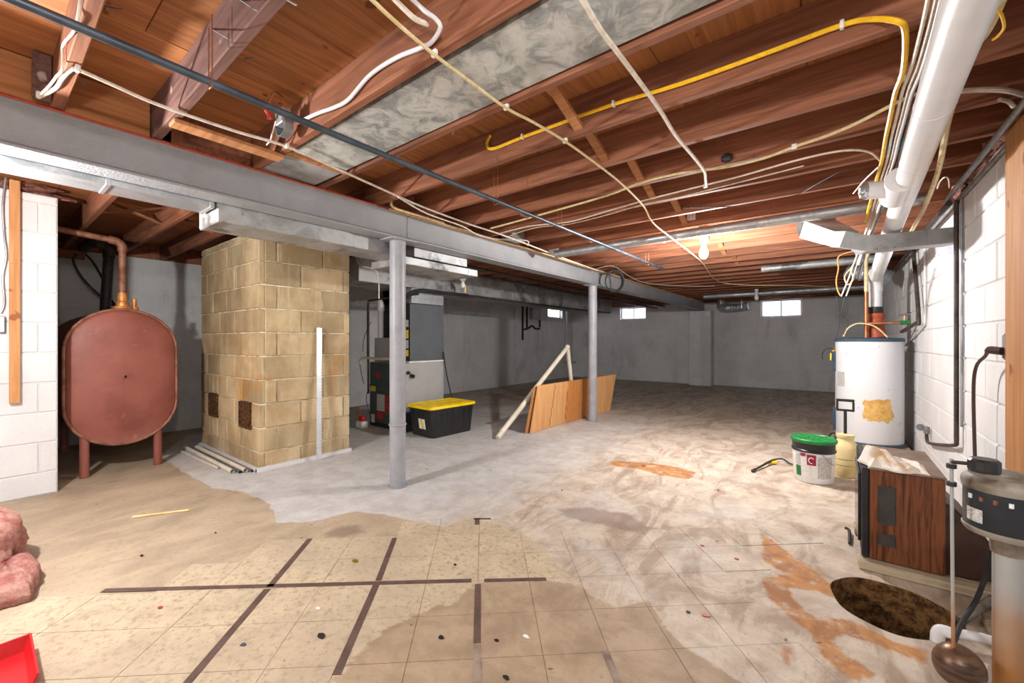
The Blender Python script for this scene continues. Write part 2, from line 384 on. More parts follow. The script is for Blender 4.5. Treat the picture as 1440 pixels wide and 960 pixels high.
RUSTS = [poly([(1072,812),(1120,806),(1160,818),(1190,838),(1186,846),(1150,832),(1105,824),(1120,850),(1150,872),(1180,868),(1215,880),(1255,900),(1305,915),(1300,935),(1230,905),(1185,890),(1166,898),(1190,922),(1240,955),(1200,958),(1158,925),(1140,890),(1112,868),(1085,845)]),
         poly([(858,648),(900,650),(945,655),(980,664),(968,674),(930,668),(890,658),(862,656)]), poly([(1100,905),(1112,915),(1108,935),(1098,925)]),
         poly([(1070,750),(1130,790),(1180,830),(1120,812),(1075,790)])]
PURP = [poly([(788,716),(830,713),(880,722),(917,742),(900,750),(850,737),(796,728)]), poly([(470,742),(500,738),(512,748),(480,756),(455,752)])]
DRY = poly([(262,612),(225,640),(300,686),(380,714),(440,733),(560,722),(700,736),(760,720),(640,690),(720,640),(800,600),(760,590),(640,640),(500,665),(420,660)])
def masks(xy):
    a = sdf(xy, PAINT); b = sdf(xy, TAN); c = np.maximum.reduce([sdf(xy, p) for p in RUSTS]); d = np.maximum.reduce([sdf(xy, p) for p in PURP])
    return np.clip(np.stack([a, b, c, d], 1), -1, 1)
def set_masks(me, xy):
    m = masks(xy)
    for i, nm in enumerate(('paint', 'tan', 'rust', 'purple')):
        at = me.attributes.new(nm, 'FLOAT', 'POINT'); at.data.foreach_set('value', m[:, i].astype(np.float32))
def floor_material(name, tile):
    t = NT(name)
    def attr(nm):
        a = t.new('ShaderNodeAttribute'); a.attribute_name = nm; return a.outputs['Fac']
    p = t.P(); n1 = t.noise(1.3, 6, .62, None, .5); n2 = t.noise(6, 6, .68, None, .4); n3 = t.noise(34, 5, .72); n4 = t.noise(2.8, 6, .7, t.scaled((1.2, .5, 1), None, .6), 1.5)
    ed = t.math('ADD', t.math('MULTIPLY', t.math('SUBTRACT', n2, .5), .12), t.math('MULTIPLY', t.math('SUBTRACT', n3, .5), .035))
    def msk(nm, soft=.008, k=1.0): return t.ramp(t.math('ADD', attr(nm), t.math('MULTIPLY', ed, k)), -soft, soft)
    if tile:
        base = t.mix(t.ramp(n2, .35, .7), S(200, 184, 158), S(180, 164, 140)); base = t.mix(t.math('MULTIPLY', t.ramp(n3, .48, .66), .7), base, S(148, 130, 108))
        base = t.mix(t.ramp(t.noise(55, 4, .75), .62, .70), base, S(112, 94, 76))
        base = t.mix(t.math('MULTIPLY', t.ramp(n1, .45, .62), .5), base, S(172, 156, 136))
    else:
        base = t.mix(t.ramp(n1, .35, .68), S(184, 166, 144), S(154, 138, 118)); base = t.mix(t.math('MULTIPLY', t.ramp(n4, .45, .66), .5), base, S(194, 176, 148))
        base = t.mix(t.math('MULTIPLY', t.ramp(n3, .5, .7), .35), base, S(130, 110, 88))
    tan = t.mix(t.ramp(n2, .35, .68), S(172, 152, 128), S(148, 128, 106)); tan = t.mix(t.math('MULTIPLY', t.ramp(n3, .55, .72), .5), tan, S(134, 112, 90))
    # painted part: bluish grey near the columns, beige grey and streaky to the right and far away
    sx = t.new('ShaderNodeSeparateXYZ'); t.link(p, sx.inputs[0])
    pt = t.mix(t.ramp(n2, .36, .66), S(204, 205, 206), S(186, 185, 184))
    bei = t.mix(t.ramp(n2, .34, .66), S(206, 195, 180), S(180, 165, 150)); bei = t.mix(t.math('MULTIPLY', t.ramp(n4, .46, .62), .75), bei, S(150, 130, 112))
    bei = t.mix(t.math('MULTIPLY', t.ramp(n1, .52, .68), .7), bei, S(204, 202, 198))
    fx = t.ramp(t.math('ADD', sx.outputs[0], t.math('MULTIPLY', t.math('SUBTRACT', n1, .5), 2.4)), -2.5, -1.5)
    pt = t.mix(fx, pt, bei)
    far = t.mix(t.ramp(n4, .36, .62), S(190, 176, 160), S(150, 132, 115))
    fy = t.ramp(t.math('ADD', sx.outputs[1], t.math('MULTIPLY', t.math('SUBTRACT', n1, .5), 3.0)), 4.2, 7.2)
    pt = t.mix(fy, pt, far)
    pt = t.mix(t.math('MULTIPLY', t.ramp(n3, .56, .7), .35), pt, S(130, 116, 100))
    c = t.mix(msk('tan'), base, tan)
    c = t.mix(t.math('MULTIPLY', msk('paint'), .95), c, pt)
    c = t.mix(t.math('MULTIPLY', msk('purple', .03), .6), c, S(126, 104, 94))
    rc = t.mix(t.ramp(n2, .38, .62), S(188, 128, 58), S(150, 94, 40))
    rm = t.math('MULTIPLY', msk('rust', .012, .6), t.ramp(t.noise(11, 6, .75), .30, .50))
    c = t.mix(t.math('MULTIPLY', rm, .85), c, rc)
    c = t.mix(t.math('MULTIPLY', t.ramp(t.noise(16, 2, .5), .74, .77), .7), c, S(78, 64, 52))
    t.bump(t.math('ADD', n3, t.math('MULTIPLY', n2, .6)), .25, .006)
    return t.out(c, t.mix(n2, (.5,)*3, (.8,)*3), 0, .35)
M['floor'] = floor_material('stained_slab', False); M['tile'] = floor_material('worn_vinyl_tile', True)
XL, XR, YF, YB = -6.62, .66, 11.75, -1.6
PIT = (.2, 2.43); PR = .215; PS = .33
def floor_grid():
    xs = np.concatenate([np.arange(XL-.1, PIT[0]-PS-.01, .032), [PIT[0]-PS], np.linspace(PIT[0]-PS, PIT[0]+PS, 20)[1:], np.arange(PIT[0]+PS+.03, 1.6, .05)])
    ys = np.concatenate([np.arange(YB-.1, PIT[1]-PS-.01, .032), [PIT[1]-PS], np.linspace(PIT[1]-PS, PIT[1]+PS, 20)[1:], np.arange(PIT[1]+PS+.03, 4.5, .034), np.arange(4.56, YF+.2, .07)])
    gx, gy = np.meshgrid(xs, ys); nx, ny = len(xs), len(ys)
    v = np.stack([gx.ravel(), gy.ravel(), np.zeros(nx*ny)], 1)
    idx = np.arange(nx*ny).reshape(ny, nx)
    f = np.stack([idx[:-1, :-1].ravel(), idx[:-1, 1:].ravel(), idx[1:, 1:].ravel(), idx[1:, :-1].ravel()], 1)
    cx = (gx[:-1, :-1]+gx[1:, 1:]).ravel()/2; cy = (gy[:-1, :-1]+gy[1:, 1:]).ravel()/2
    keep = ~((abs(cx-PIT[0]) < PS) & (abs(cy-PIT[1]) < PS)); f = f[keep]
    pv = []; pf = []; K = 72; L = 6; o = len(v)
    for i in range(L+1):
        for k in range(K):
            q = 2*math.pi*k/K; cc, ss = math.cos(q), math.sin(q)
            rr = PR*(1+.03*math.sin(3*q+1)+.015*math.sin(7*q)); R2 = PS/max(abs(cc), abs(ss))
            r = rr+(R2-rr)*i/L; pv.append((PIT[0]+r*cc, PIT[1]+r*ss, 0))
    for i in range(L):
        for k in range(K): pf.append((o+i*K+k, o+i*K+(k+1) % K, o+(i+1)*K+(k+1) % K, o+(i+1)*K+k))
    v = np.concatenate([v, np.array(pv)])
    me = bpy.data.meshes.new('floor'); me.from_pydata(v.tolist(), [], f.tolist()+[q[::-1] for q in pf]); me.materials.append(M['floor'])
    set_masks(me, v[:, :2]); me.update()
    import bmesh
    b = bmesh.new(); b.from_mesh(me)
    for fc in b.faces:
        if fc.normal.z < 0: fc.normal_flip()
    b.to_mesh(me); b.free()
    o = bpy.data.objects.new('floor', me); col.objects.link(o); ORG[o.name] = (0, 0, 0); return struct(o)
floor = floor_grid()
# the sump pit wall and bottom
m = MB(); K = 72; prof = [(1.006, .0006), (1.0, -.03), (.97, -.06), (1.04, -.14), (.98, -.25), (1.03, -.36), (.95, -.46), (0.02, -.47)]
vs = []; fs = []
for i, (s_, z) in enumerate(prof):
    for k in range(K):
        q = 2*math.pi*k/K; rr = PR*(1+.03*math.sin(3*q+1)+.015*math.sin(7*q))*(s_+(rnd.uniform(-.03, .03) if 1 < i < 7 else 0))
        vs.append((PIT[0]+rr*math.cos(q), PIT[1]+rr*math.sin(q), z))
for i in range(len(prof)-1):
    for k in range(K): fs.append((i*K+k, i*K+(k+1) % K, (i+1)*K+(k+1) % K, (i+1)*K+k))
m.add(vs, fs); obj('sump_pit', m, M['soil'], floor, smooth=True)
# tiles
TA = math.radians(41.5); E1 = np.array([math.cos(TA), math.sin(TA)]); E2 = np.array([-math.sin(TA), math.cos(TA)]); TO = np.array(PZ(672, 817)[:2]); TS = .2445
def inpoly(pt, pg): return sdf(np.array([pt]), pg)[0] > 0
TREG = poly([(-900,900),(0,872),(145,834),(236,818),(285,792),(345,786),(402,757),(500,750),(560,742),(640,730),(700,735),(760,745),(850,742),(1000,738),(1120,750),(1150,800),(1180,860),(1260,930),(1340,1000),(1500,1400),(-900,1400)])
NG = 9
tile_count = 0
for i in range(-14, 14):
    for j in range(-14, 12):
        c0 = TO+E1*(i+.5)*TS+E2*(j+.5)*TS
        D = c0[0]*FW[0]+c0[1]*FW[1]
        if D < .55 or not inpoly(c0, TREG): continue
        if abs(c0[0]-PIT[0]) < .46 and abs(c0[1]-PIT[1]) < .46: continue
        if c0[0] > .0 and c0[1] > 2.3: continue
        px = 720+FPX*(c0[0]*RT[0]+c0[1]*RT[1])/D
        if px < -350 or px > 1700: continue
        g = .0012; jit = rnd.uniform(-.0006, .0006); h = TS/2-g; zt = .0028+rnd.uniform(0, .0006)
        vs = []
        for b_ in range(NG+1):
            for a_ in range(NG+1):
                p = c0+E1*(-h+2*h*a_/NG+jit)+E2*(-h+2*h*b_/NG); vs.append((p[0], p[1], zt))
        fs = [(b_*(NG+1)+a_, b_*(NG+1)+a_+1, (b_+1)*(NG+1)+a_+1, (b_+1)*(NG+1)+a_) for b_ in range(NG) for a_ in range(NG)]
        n0 = len(vs); cs = [0, NG, (NG+1)*(NG+1)-1, NG*(NG+1)]
        for q in cs: vs.append((vs[q][0], vs[q][1], 0.0002))
        for q in range(4): fs.append((cs[q], n0+q, n0+(q+1) % 4, cs[(q+1) % 4]))
        me = bpy.data.meshes.new('floor_tile'); cen = (c0[0], c0[1], 0)
        me.from_pydata([(x-cen[0], y-cen[1], z) for x, y, z in vs], [], fs); me.materials.append(M['tile'])
        set_masks(me, np.array(vs)[:, :2])
        o = bpy.data.objects.new('floor_tile', me); o.location = cen; o.parent = floor; col.objects.link(o); tile_count += 1
def strip(a, b, wd, mat, name='floor_strip'):
    m = MB(); a = np.array(a); b = np.array(b); d = (b-a)/np.linalg.norm(b-a); nn = np.array([-d[1], d[0]])*wd/2
    m.prism([(*(a-nn), .0025), (*(b-nn), .0025), (*(b+nn), .0025), (*(a+nn), .0025)], (0, 0, .0022))
    return obj(name, m, mat, floor)
def tl(i, j): return TO+E1*i*TS+E2*j*TS
strip(PZ(145, 831)[:2], PZ(663, 817)[:2], .028, M['strip']); strip(PZ(681, 817)[:2], PZ(768, 815)[:2], .026, M['strip'])
strip(PZ(436, 758)[:2], PZ(379, 826)[:2], .03, M['strip']); strip(PZ(376, 829)[:2], PZ(258, 968)[:2], .03, M['strip'])
strip(PZ(555, 757)[:2], PZ(532, 817)[:2], .028, M['strip']); strip(PZ(529, 823)[:2], PZ(473, 950)[:2], .03, M['strip'])
strip(PZ(672, 822)[:2], PZ(671, 905)[:2], .028, M['strip']); strip(PZ(671, 906)[:2], PZ(672, 975)[:2], .028, M['strip_worn'])
strip(PZ(666, 730)[:2], PZ(690, 730)[:2], .02, M['strip']); strip(PZ(671, 730)[:2], PZ(671, 738)[:2], .03, M['strip'])
strip(PZ(850, 915)[:2], PZ(875, 975)[:2], .028, M['strip_worn'])

# ------------------------------------------------------------------ block walls
BMESH = {}
def block_mesh(name, lx, ly, lz, mat, b=.006):
    k = (name, round(lx, 3), round(ly, 3), round(lz, 3), mat.name)
    if k not in BMESH:
        q = MB().cbox(-lx/2, lx/2, -ly/2, ly/2, -lz/2, lz/2, b); me = bpy.data.meshes.new(name)
        me.from_pydata(q.v, [], q.f); me.materials.append(mat); BMESH[k] = me
    return BMESH[k]
def lay_blocks(parent, axis, plane, side, u0, u1, z0, z1, dz, zoff, length, gap, mat, holes=(), thick=.03, proud=.006, uoff=0.0, name='block', jit=.0015, bev=.005):
    """blocks on a wall face: axis = the horizontal axis that runs along the wall, side = sign of the outward normal"""
    og = Vector(ORG[parent.name]); k = math.floor((z0-zoff)/dz)-1; n = 0
    while zoff+k*dz < z1-.005:
        za = max(z0, zoff+k*dz); zb = min(z1, zoff+(k+1)*dz); row = k; k += 1
        if zb-za < .03: continue
        u = u0-length+(uoff if row % 2 else uoff+length/2) % length
        segs = []
        while u < u1-.005:
            a = max(u0, u); b = min(u1, u+length); u += length
            if b-a < .03: continue
            parts = [(a, b, za, zb)]
            for (h0, h1, g0, g1) in holes:
                nx_ = []
                for (a_, b_, c_, d_) in parts:
                    if b_ <= h0 or a_ >= h1 or d_ <= g0 or c_ >= g1: nx_.append((a_, b_, c_, d_)); continue
                    if a_ < h0: nx_.append((a_, h0, c_, d_))
                    if b_ > h1: nx_.append((h1, b_, c_, d_))
                    if c_ < g0: nx_.append((max(a_, h0), min(b_, h1), c_, g0))
                    if d_ > g1: nx_.append((max(a_, h0), min(b_, h1), g1, d_))
                parts = nx_
            segs += parts
        for (a, b, c_, d_) in segs:
            if b-a < .035 or d_-c_ < .03: continue
            L_, Z_ = b-a-gap, d_-c_-gap
            pr = plane+side*(proud-thick/2+rnd.uniform(-jit, jit))
            if axis == 'y': me = block_mesh(name, thick, L_, Z_, mat, bev); loc = (pr, (a+b)/2, (c_+d_)/2)
            else: me = block_mesh(name, L_, thick, Z_, mat, bev); loc = ((a+b)/2, pr, (c_+d_)/2)
            o = bpy.data.objects.new(name, me); o.parent = parent; o.location = Vector(loc)-og; col.objects.link(o); n += 1
    return n
def wall_box(name, axis, plane, side, u0, u1, z0, z1, holes, mat, thick=.2):
    """backing wall with openings; its face lies on plane, the body behind it"""
    m = MB(); us = sorted({u0, u1, *[h[0] for h in holes], *[h[1] for h in holes]})
    for a, b in zip(us[:-1], us[1:]):
        zz = [(z0, z1)]
        for (h0, h1, g0, g1) in holes:
            if h0 <= a+1e-6 and h1 >= b-1e-6:
                zz = [q for z in zz for q in ((z[0], g0), (g1, z[1])) if q[1]-q[0] > 1e-4]
        p0, p1 = sorted((plane, plane-side*thick))
        for c_, d_ in zz:
            if axis == 'y': m.box(p0, p1, a, b, c_, d_)
            else: m.box(a, b, p0, p1, c_, d_)
    return struct(obj(name, m, mat, None, (0, 0, 0)))
ZW = 2.15
# left wall
WL = (PX(771, 440, XL)[1], PX(791, 440, XL)[1], 1.84, 2.13)
wl = wall_box('wall_left', 'y', XL-.006, 1, YB, YF+.2, 0, ZW, [WL], M['mortar_grey'])
lay_blocks(wl, 'y', XL-.006, 1, .45, YF, 0, ZW, .215, 0, .43, .003, M['wall_grey'], [WL], proud=.003, uoff=.1, bev=.003, jit=.0008)
# far wall with the pier that carries the beam
a = PY(1070, 445, YF); b = PY(1128, 421, YF); W3 = (a[0], b[0], a[2]-.02, 2.13)
a = PY(872, 448, YF); b = PY(908, 438, YF); W2 = (a[0], b[0], a[2]-.03, 2.12)
wf = wall_box('wall_far', 'x', YF+.006, -1, XL-.2, 1.5, 0, ZW, [W2, W3], M['mortar_grey'])
lay_blocks(wf, 'x', YF+.006, -1, XL, .66, 0, ZW, .215, 0, .43, .004, M['wall_grey'], [W2, W3], proud=.006, uoff=.2, bev=.003)
pil = struct(obj('wall_far_pier', MB().box(-2.98, -2.46, YF-.34, YF+.02, 0, 1.92), M['mortar_grey'], None, (-2.72, YF, 0)))
lay_blocks(pil, 'x', YF-.34, -1, -2.98, -2.46, 0, 1.92, .215, 0, .43, .004, M['wall_grey'], uoff=.1)
lay_blocks(pil, 'y', -2.46, 1, YF-.34, YF, 0, 1.92, .215, 0, .43, .004, M['wall_grey'], uoff=.1)
# right wall
WR = (4.16, 4.86, 1.70, 2.04)
wr = wall_box('wall_right', 'y', XR+.008, -1, YB, YF+.2, 0, 2.07, [WR], M['mortar_white'])
lay_blocks(wr, 'y', XR+.008, -1, 1.6, YF, 0, 2.07, .2085, PX(1350, 503, XR)[2] % .2085, .42, .009, M['wall_white'], [WR], proud=.008, uoff=.12, bev=.006)
# near left pier
YP = PX(81, 500, -4.67)[1]
wp = wall_box('wall_left_front', 'y', -4.676, 1, YB, YP, 0, 2.235, [], M['mortar_white'])
lay_blocks(wp, 'y', -4.676, 1, YB, YP, 0, 2.235, .2235, .168, .44, .007, M['wall_white'], proud=.006, uoff=.35)
wb = wall_box('wall_back', 'x', YB, 1, XL-.2, 1.2, 0, 2.15, [], M['mortar_white'])
# windows
def window(name, axis, plane, side, hole, inset, mull=1, fw=.035):
    u0, u1, z0, z1 = hole; root = bpy.data.objects.new(name, None); col.objects.link(root)
    loc = (plane, (u0+u1)/2, z0) if axis == 'y' else ((u0+u1)/2, plane, z0)
    root.location = loc; ORG[root.name] = loc; root['kind'] = 'structure'
    p = plane-side*inset
    def bx(m, a, b, c_, d_, dp):
        q0, q1 = sorted((p-dp, p+dp))
        m.box(q0, q1, a, b, c_, d_) if axis == 'y' else m.box(a, b, q0, q1, c_, d_)
    m = MB(); bx(m, u0, u0+fw, z0, z1, .02); bx(m, u1-fw, u1, z0, z1, .02); bx(m, u0+fw, u1-fw, z0, z0+fw, .02); bx(m, u0+fw, u1-fw, z1-fw, z1, .02)
    obj('window_frame', m, M['win_frame'], root)
    us = [u0+fw+(u1-u0-2*fw)*i/(mull+1) for i in range(mull+2)]
    for i in range(mull): m = MB(); bx(m, us[i+1]-.015, us[i+1]+.015, z0+fw, z1-fw, .018); obj('mullion', m, M['win_frame'], root)
    for i in range(mull+1): m = MB(); bx(m, us[i]+(.015 if i else 0), us[i+1]-(.015 if i < mull else 0), z0+fw, z1-fw, .003); obj('pane', m, M['pane'], root)
    return root
window('window_1', 'y', XL, 1, WL, .1); window('window_2', 'x', YF, -1, W2, .1); window('window_3', 'x', YF, -1, W3, .06); window('window_4', 'y', XR, -1, WR, .16)
# rim boards and sills round the top of the walls
struct(obj('trim_1', MB().box(XL-.2, XL-.02, YB, YF+.2, ZW+.001, 2.36), M['joist'], None, (XL, 5, ZW)))
struct(obj('trim_2', MB().box(XL-.2, 1.5, YF+.03, YF+.2, ZW+.001, 2.36), M['joist'], None, (-3, YF, ZW)))
struct(obj('trim_3', MB().box(XR+.16, XR+.21, YB, YF+.2, 2.1, 2.36), M['joist'], None, (XR+.18, 5, 2.1)))
struct(obj('trim_4', MB().cbox(XR-.008, XR+.2, YB, YF, 2.072, 2.108, .006), M['sill'], None, (XR+.1, 5, 2.072)))
struct(obj('trim_5', MB().box(-6.8, 1.2, YB-.2, YB-.02, 2.1, 2.36), M['joist'], None, (-3, YB, 2.1)))

# ------------------------------------------------------------------ ceiling: plywood sheets and joists
ZJ = 2.15; ZS = 2.335
ceil = struct(obj('ceiling', MB().box(XL-.2, 1.5, YB-.2, YF+.2, ZS+.02, ZS+.06), M['ply'], None, (0, 0, ZS)))
seams = [XL-.2, -5.9, -5.1, -4.3, -3.5, -2.755, -2.092, -1.588, -1.09, -.59, -.09, .41, 1.4]
ycuts = {}
for i, (a, b) in enumerate(zip(seams[:-1], seams[1:])):
    ys = [YB-.2]; y = YB+(.8 if i % 2 else 2.0)
    while y < YF: ys.append(y); y += 2.44
    ys.append(YF+.2)
    for c_, d_ in zip(ys[:-1], ys[1:]):
        z = ZS+rnd.uniform(0, .003)
        obj('subfloor_panel', MB().cbox(a+.0015, b-.0015, c_+.0015, d_-.0015, z, ZS+.019, .002), M['ply'], ceil)
JY = [-1.43, -1.02, -.61, -.205, .217, .55, 1.0, 1.385]+[1.81+.406*k for k in range(25)]
JY = [y for y in JY if y < YF-.1]
def joist(x0, x1, y, mats, z0=ZJ, bow=0.0):
    m = MB(); hw = .0195; n = 10; vs = []; fs = []
    for i in range(n+1):
        x = x0+(x1-x0)*i/n; dy = bow*math.sin(i*1.1); dzz = rnd.uniform(-.0015, .0015)
        vs += [(x, y-hw+dy, z0+.004+dzz), (x, y-hw+.004+dy, z0+dzz), (x, y+hw-.004+dy, z0+dzz), (x, y+hw+dy, z0+.004+dzz), (x, y+hw+dy, ZS), (x, y-hw+dy, ZS)]
    for i in range(n):
        for k in range(6):
            m.mi = 1 if k == 1 else 0
            m.add([], [])
            fs.append(((i*6+k, i*6+(k+1) % 6, (i+1)*6+(k+1) % 6, (i+1)*6+k), 0))
    fs.append((tuple(range(6))[::-1], 0)); fs.append((tuple(n*6+k for k in range(6)), 0))
    m.v = vs; m.f = [f for f, _ in fs]; m.m = [q for _, q in fs]
    return obj('joist', m, mats, ceil)
JO = []
for i, y in enumerate(JY):
    mm = [M['joist_old']] if abs(y-.55) < .01 else [M['joist']]
    JO.append(joist(-2.66 if y < .3 else -2.78, XR+.155, y, mm, ZJ, .004))
    if y > .4: joist(XL-.015, -2.66, y+.04, [M['joist']])
def diag(x, ya, yb, zu, zl, wd=.045, th=.02, mat='board', flip=False):
    m = MB(); z0, z1 = (zl, zu) if flip else (zu, zl)
    m.prism([(x-wd/2, ya, z0), (x+wd/2, ya, z0), (x+wd/2, yb, z1), (x-wd/2, yb, z1)], (0, 0, th)); return obj('bridging', m, M[mat], ceil)
for k, y in enumerate(JY):
    if y < 1.2 or k+1 >= len(JY): continue
    if y < 6: diag(-1.0+(.03*math.sin(k*3)), y+.02, JY[k+1]-.02, ZS-.03, ZJ+.02)
for (x, k) in ((-.62, 6), ):
    diag(x, JY[k-1]+.02, JY[k]-.02, ZS-.02, ZJ+.03, .05)
for k, y in enumerate(JY):
    if .4 < y < 3.5:
        diag(-4.75, y+.06, JY[k+1]+.02, ZS-.02, ZJ+.03, .04, .018, 'joist'); diag(-4.70, y+.06, JY[k+1]+.02, ZS-.02, ZJ+.03, .04, .018, 'joist', True)
# solid blocking over the beam and the short boards nailed near it
for k, y in enumerate(JY):
    if y > 1.7 and k+1 < len(JY): obj('blocking', MB().cbox(-2.74, -2.70, y+.021, JY[k+1]-.021, ZJ+.002, ZS-.002, .003), M['joist'], ceil)
obj('blocking', MB().cbox(-2.61, -2.572, .142, .196, ZJ+.002, ZS-.002, .003), M['joist_old'], ceil)
obj('blocking', MB().cbox(-2.70, -2.66, .239, .528, ZJ+.002, ZS-.002, .003), M['ply'], ceil)
obj('blocking', MB().cbox(-2.70, -2.66, -.18, .196, ZJ+.002, ZS-.002, .003), M['ply'], ceil)
obj('blocking', MB().cbox(-2.70, -2.66, .572, .978, ZJ+.002, ZS-.002, .003), M['joist'], ceil)
a = PZ(240, 172, ZJ-.01); b = PZ(388, 222, ZJ-.01)
bb = tag(obj('ledger_board', MB().cbox(a[0]-.03, a[0]+.055, a[1], b[1]+.02, ZJ-.022, ZJ-.003, .003), M['board']), 'short flat wooden board nailed under the joists beside the steel beam', 'board')
obj('blocking', MB().cbox(-2.34, -2.30, 1.022, 1.363, ZJ+.001, ZJ+.09, .003), M['board'], ceil)
# nails and wire hangers
def nail(p0, p1, r=.0022): return obj('nail', MB().tube([p0, p1], r, 6), M['conduit'], ceil)
for a, b, y in (((298, 41), (324, 56), .53), ((338, 0), (361, 15), .53), ((404, 0), (416, 7), .50)):
    p = PY(*a, y); q = PY(*b, y-.05); nail(p, q)
for a, b in (((147, 9), (173, 14)), ((344, 83), (358, 81)), ((112, 112), (120, 122))):
    p = PZ(*a, 2.24); q = PZ(*b, 2.22); nail(p, q)
for px, py in ((975, 300), (1060, 215), (640, 180), (700, 220), (1000, 292), (848, 300)):
    p = PZ(px, py, ZJ+.03); nail(p, (p[0], p[1]-.02, p[2]-.04))

# ------------------------------------------------------------------ galvanized return pan between two joists
pan = thing('return_pan', (-1.2, 1.19, ZJ), 'weathered galvanized sheet closing the bay between two joists', 'duct')
m = MB(); m.box(-2.29, .3, 1.05, 1.345, ZJ+.012, ZJ+.0145); obj('sheet', m, M['galv_old'], pan)
m = MB(); m.box(-2.66, -2.345, 1.027, 1.345, ZJ+.006, ZJ+.0085); obj('end_sheet', m, M['galv_dirty'], pan)
m = MB(); m.box(-2.29, .3, 1.046, 1.05, ZJ+.012, ZJ+.06); m.box(-2.29, .3, 1.345, 1.349, ZJ+.012, ZJ+.06); obj('flange', m, M['galv_old'], pan)

# ------------------------------------------------------------------ steel beam and columns
BX = -2.73; BZ0, BZ1 = 1.945, 2.148; BH = .075
COL = [PZ(553, 681), PZ(827, 591)]
yj = [YB, COL[0][1]+.05, COL[1][1]+.14, YF-.06]
beam_lbl = ['near length of grey painted steel I-beam with the red cable on it', 'middle length of grey painted steel I-beam between the two columns', 'far length of grey painted steel I-beam ending on the block pier']
for i in range(3):
    y0, y1 = yj[i]+.003, yj[i+1]-.003
    if i == 2: y1 = YF-.345+.3
    t_ = thing('steel_beam', (BX, (y0+y1)/2, BZ0), beam_lbl[i], 'beam', 'lengths of the main steel beam')
    y1c = min(y1, YF-.02)
    obj('bottom_flange', MB().cbox(BX-BH, BX+BH, y0, y1c, BZ0, BZ0+.014, .003), M['beam_grey'], t_)
    obj('top_flange', MB().cbox(BX-BH, BX+BH, y0, y1c, BZ1-.014, BZ1, .003), M['beam_grey'], t_)
    m = MB(); hw = .012
    pr = [(BX+BH-.004, BZ0+.014), (BX+.055, BZ0+.024), (BX+.05, BZ0+.05), (BX+.05, BZ1-.05), (BX+.055, BZ1-.024), (BX+BH-.004, BZ1-.014), (BX-BH+.004, BZ1-.014), (BX-.05, BZ1-.05), (BX-.05, BZ0+.05), (BX-BH+.004, BZ0+.014)]
    m.prism([(x, y0, z) for x, z in pr], (0, y1c-y0, 0)); obj('web', m, M['beam_grey'], t_, smooth=True)
for i, c in enumerate(COL):
    x, y = BX-.0, c[1]
    t_ = thing('steel_column', (x, y, 0), ['grey steel column standing beside the block chimney and black tote', 'grey steel column with plywood sheets leaning against it'][i], 'column')
    r = .062
    obj('shaft', MB().lathe([(r, .012), (r, BZ0-.012)], (x, y, 0), 28), M['steel_grey'], t_, smooth=True)
    obj('base_plate', MB().lathe([(r+.012, .003), (r+.012, .012)], (x, y, 0), 28), M['steel_grey'], t_, smooth=True)
    if i == 0: obj('collar', MB().lathe([(r+.001, .48), (r+.007, .484), (r+.007, .496), (r+.001, .50)], (x, y, 0), 28, False), M['steel_grey'], t_, smooth=True)
    obj('cap_plate', MB().cbox(x-.083, x+.10, y-.12, y+.12, BZ0-.012, BZ0-.001, .003), M['steel_grey'], t_)

# ------------------------------------------------------------------ main ducts beside and beyond the beam
def duct(name, label, x0, x1, y0, y1, z0, z1, mat, joints=(), group=None):
    t_ = thing(name, ((x0+x1)/2, (y0+y1)/2, z0), label, 'duct', group)
    obj('duct_body', MB().cbox(x0, x1, y0, y1, z0, z1, .004), mat, t_)
    for j in joints: obj('drive_cleat', MB().cbox(x0-.003, x1+.003, j-.010, j+.010, z0-.004, z1+.002, .002), mat, t_)
    return t_
XB_ = BX-BH-.012
duct('supply_duct', 'flat shiny galvanized duct running along the beam above the oil tank', -3.0, XB_, YB, .845, 1.915, 2.1, M['galv'], (.40, .83))
duct('supply_duct', 'deep stained galvanized duct passing above the block chimney', -3.13, XB_, .855, 2.17, 1.845, 2.13, M['galv_dirty'], (.87,))
duct('supply_duct', 'shallow galvanized duct stub above the furnace beside the beam', -3.28, XB_, 2.175, 3.08, 1.79, 1.855, M['galv_dirty'], (2.95,))
duct('supply_duct', 'grey sheet metal duct box set above the shallow duct stub', -3.2, XB_-.02, 2.30, 2.95, 1.87, 2.13, M['galv_dirty'], ())
duct('return_duct', 'long dusty grey main duct beyond the beam leading over the furnace', -4.95, -4.32, 2.7, 9.6, 1.84, 2.13, M['galv_dirty'], (4.4, 5.6, 6.8, 8.0))
# ------------------------------------------------------------------ chimney
CX0, CX1, CY0, CY1 = -5.53, -4.0, 1.53, 2.40
ch = thing('chimney', (-4.76, 1.96, 0), 'buff concrete block chimney with white mortar joints and rusty cleanout doors', 'chimney')
obj('mortar_core', MB().box(CX0+.012, CX1-.012, CY0+.012, CY1-.012, 0, 2.146), M['buff_mortar'], ch)
cdz = .2133; coff = .584 % cdz
def cpix(a, b): p = PY(*a, CY0); q = PY(*b, CY0); return (p[0], q[0], q[2], p[2])
HD = [(-5.25, -5.02, .36, .60), (-4.43, -4.17, .345, .585)]
ZC1 = 1.735
lay_blocks(ch, 'x', CY0+.008, -1, CX0, CX1-.001, 0, 2.14, cdz, coff, .385, .012, M['buff'], HD, proud=.008, thick=.05, uoff=.19, jit=.003)
lay_blocks(ch, 'y', CX1-.008, 1, CY0+.045, CY1, 0, 2.14, cdz, coff, .43, .012, M['buff'], (), proud=.008, thick=.05, uoff=.32, jit=.003)
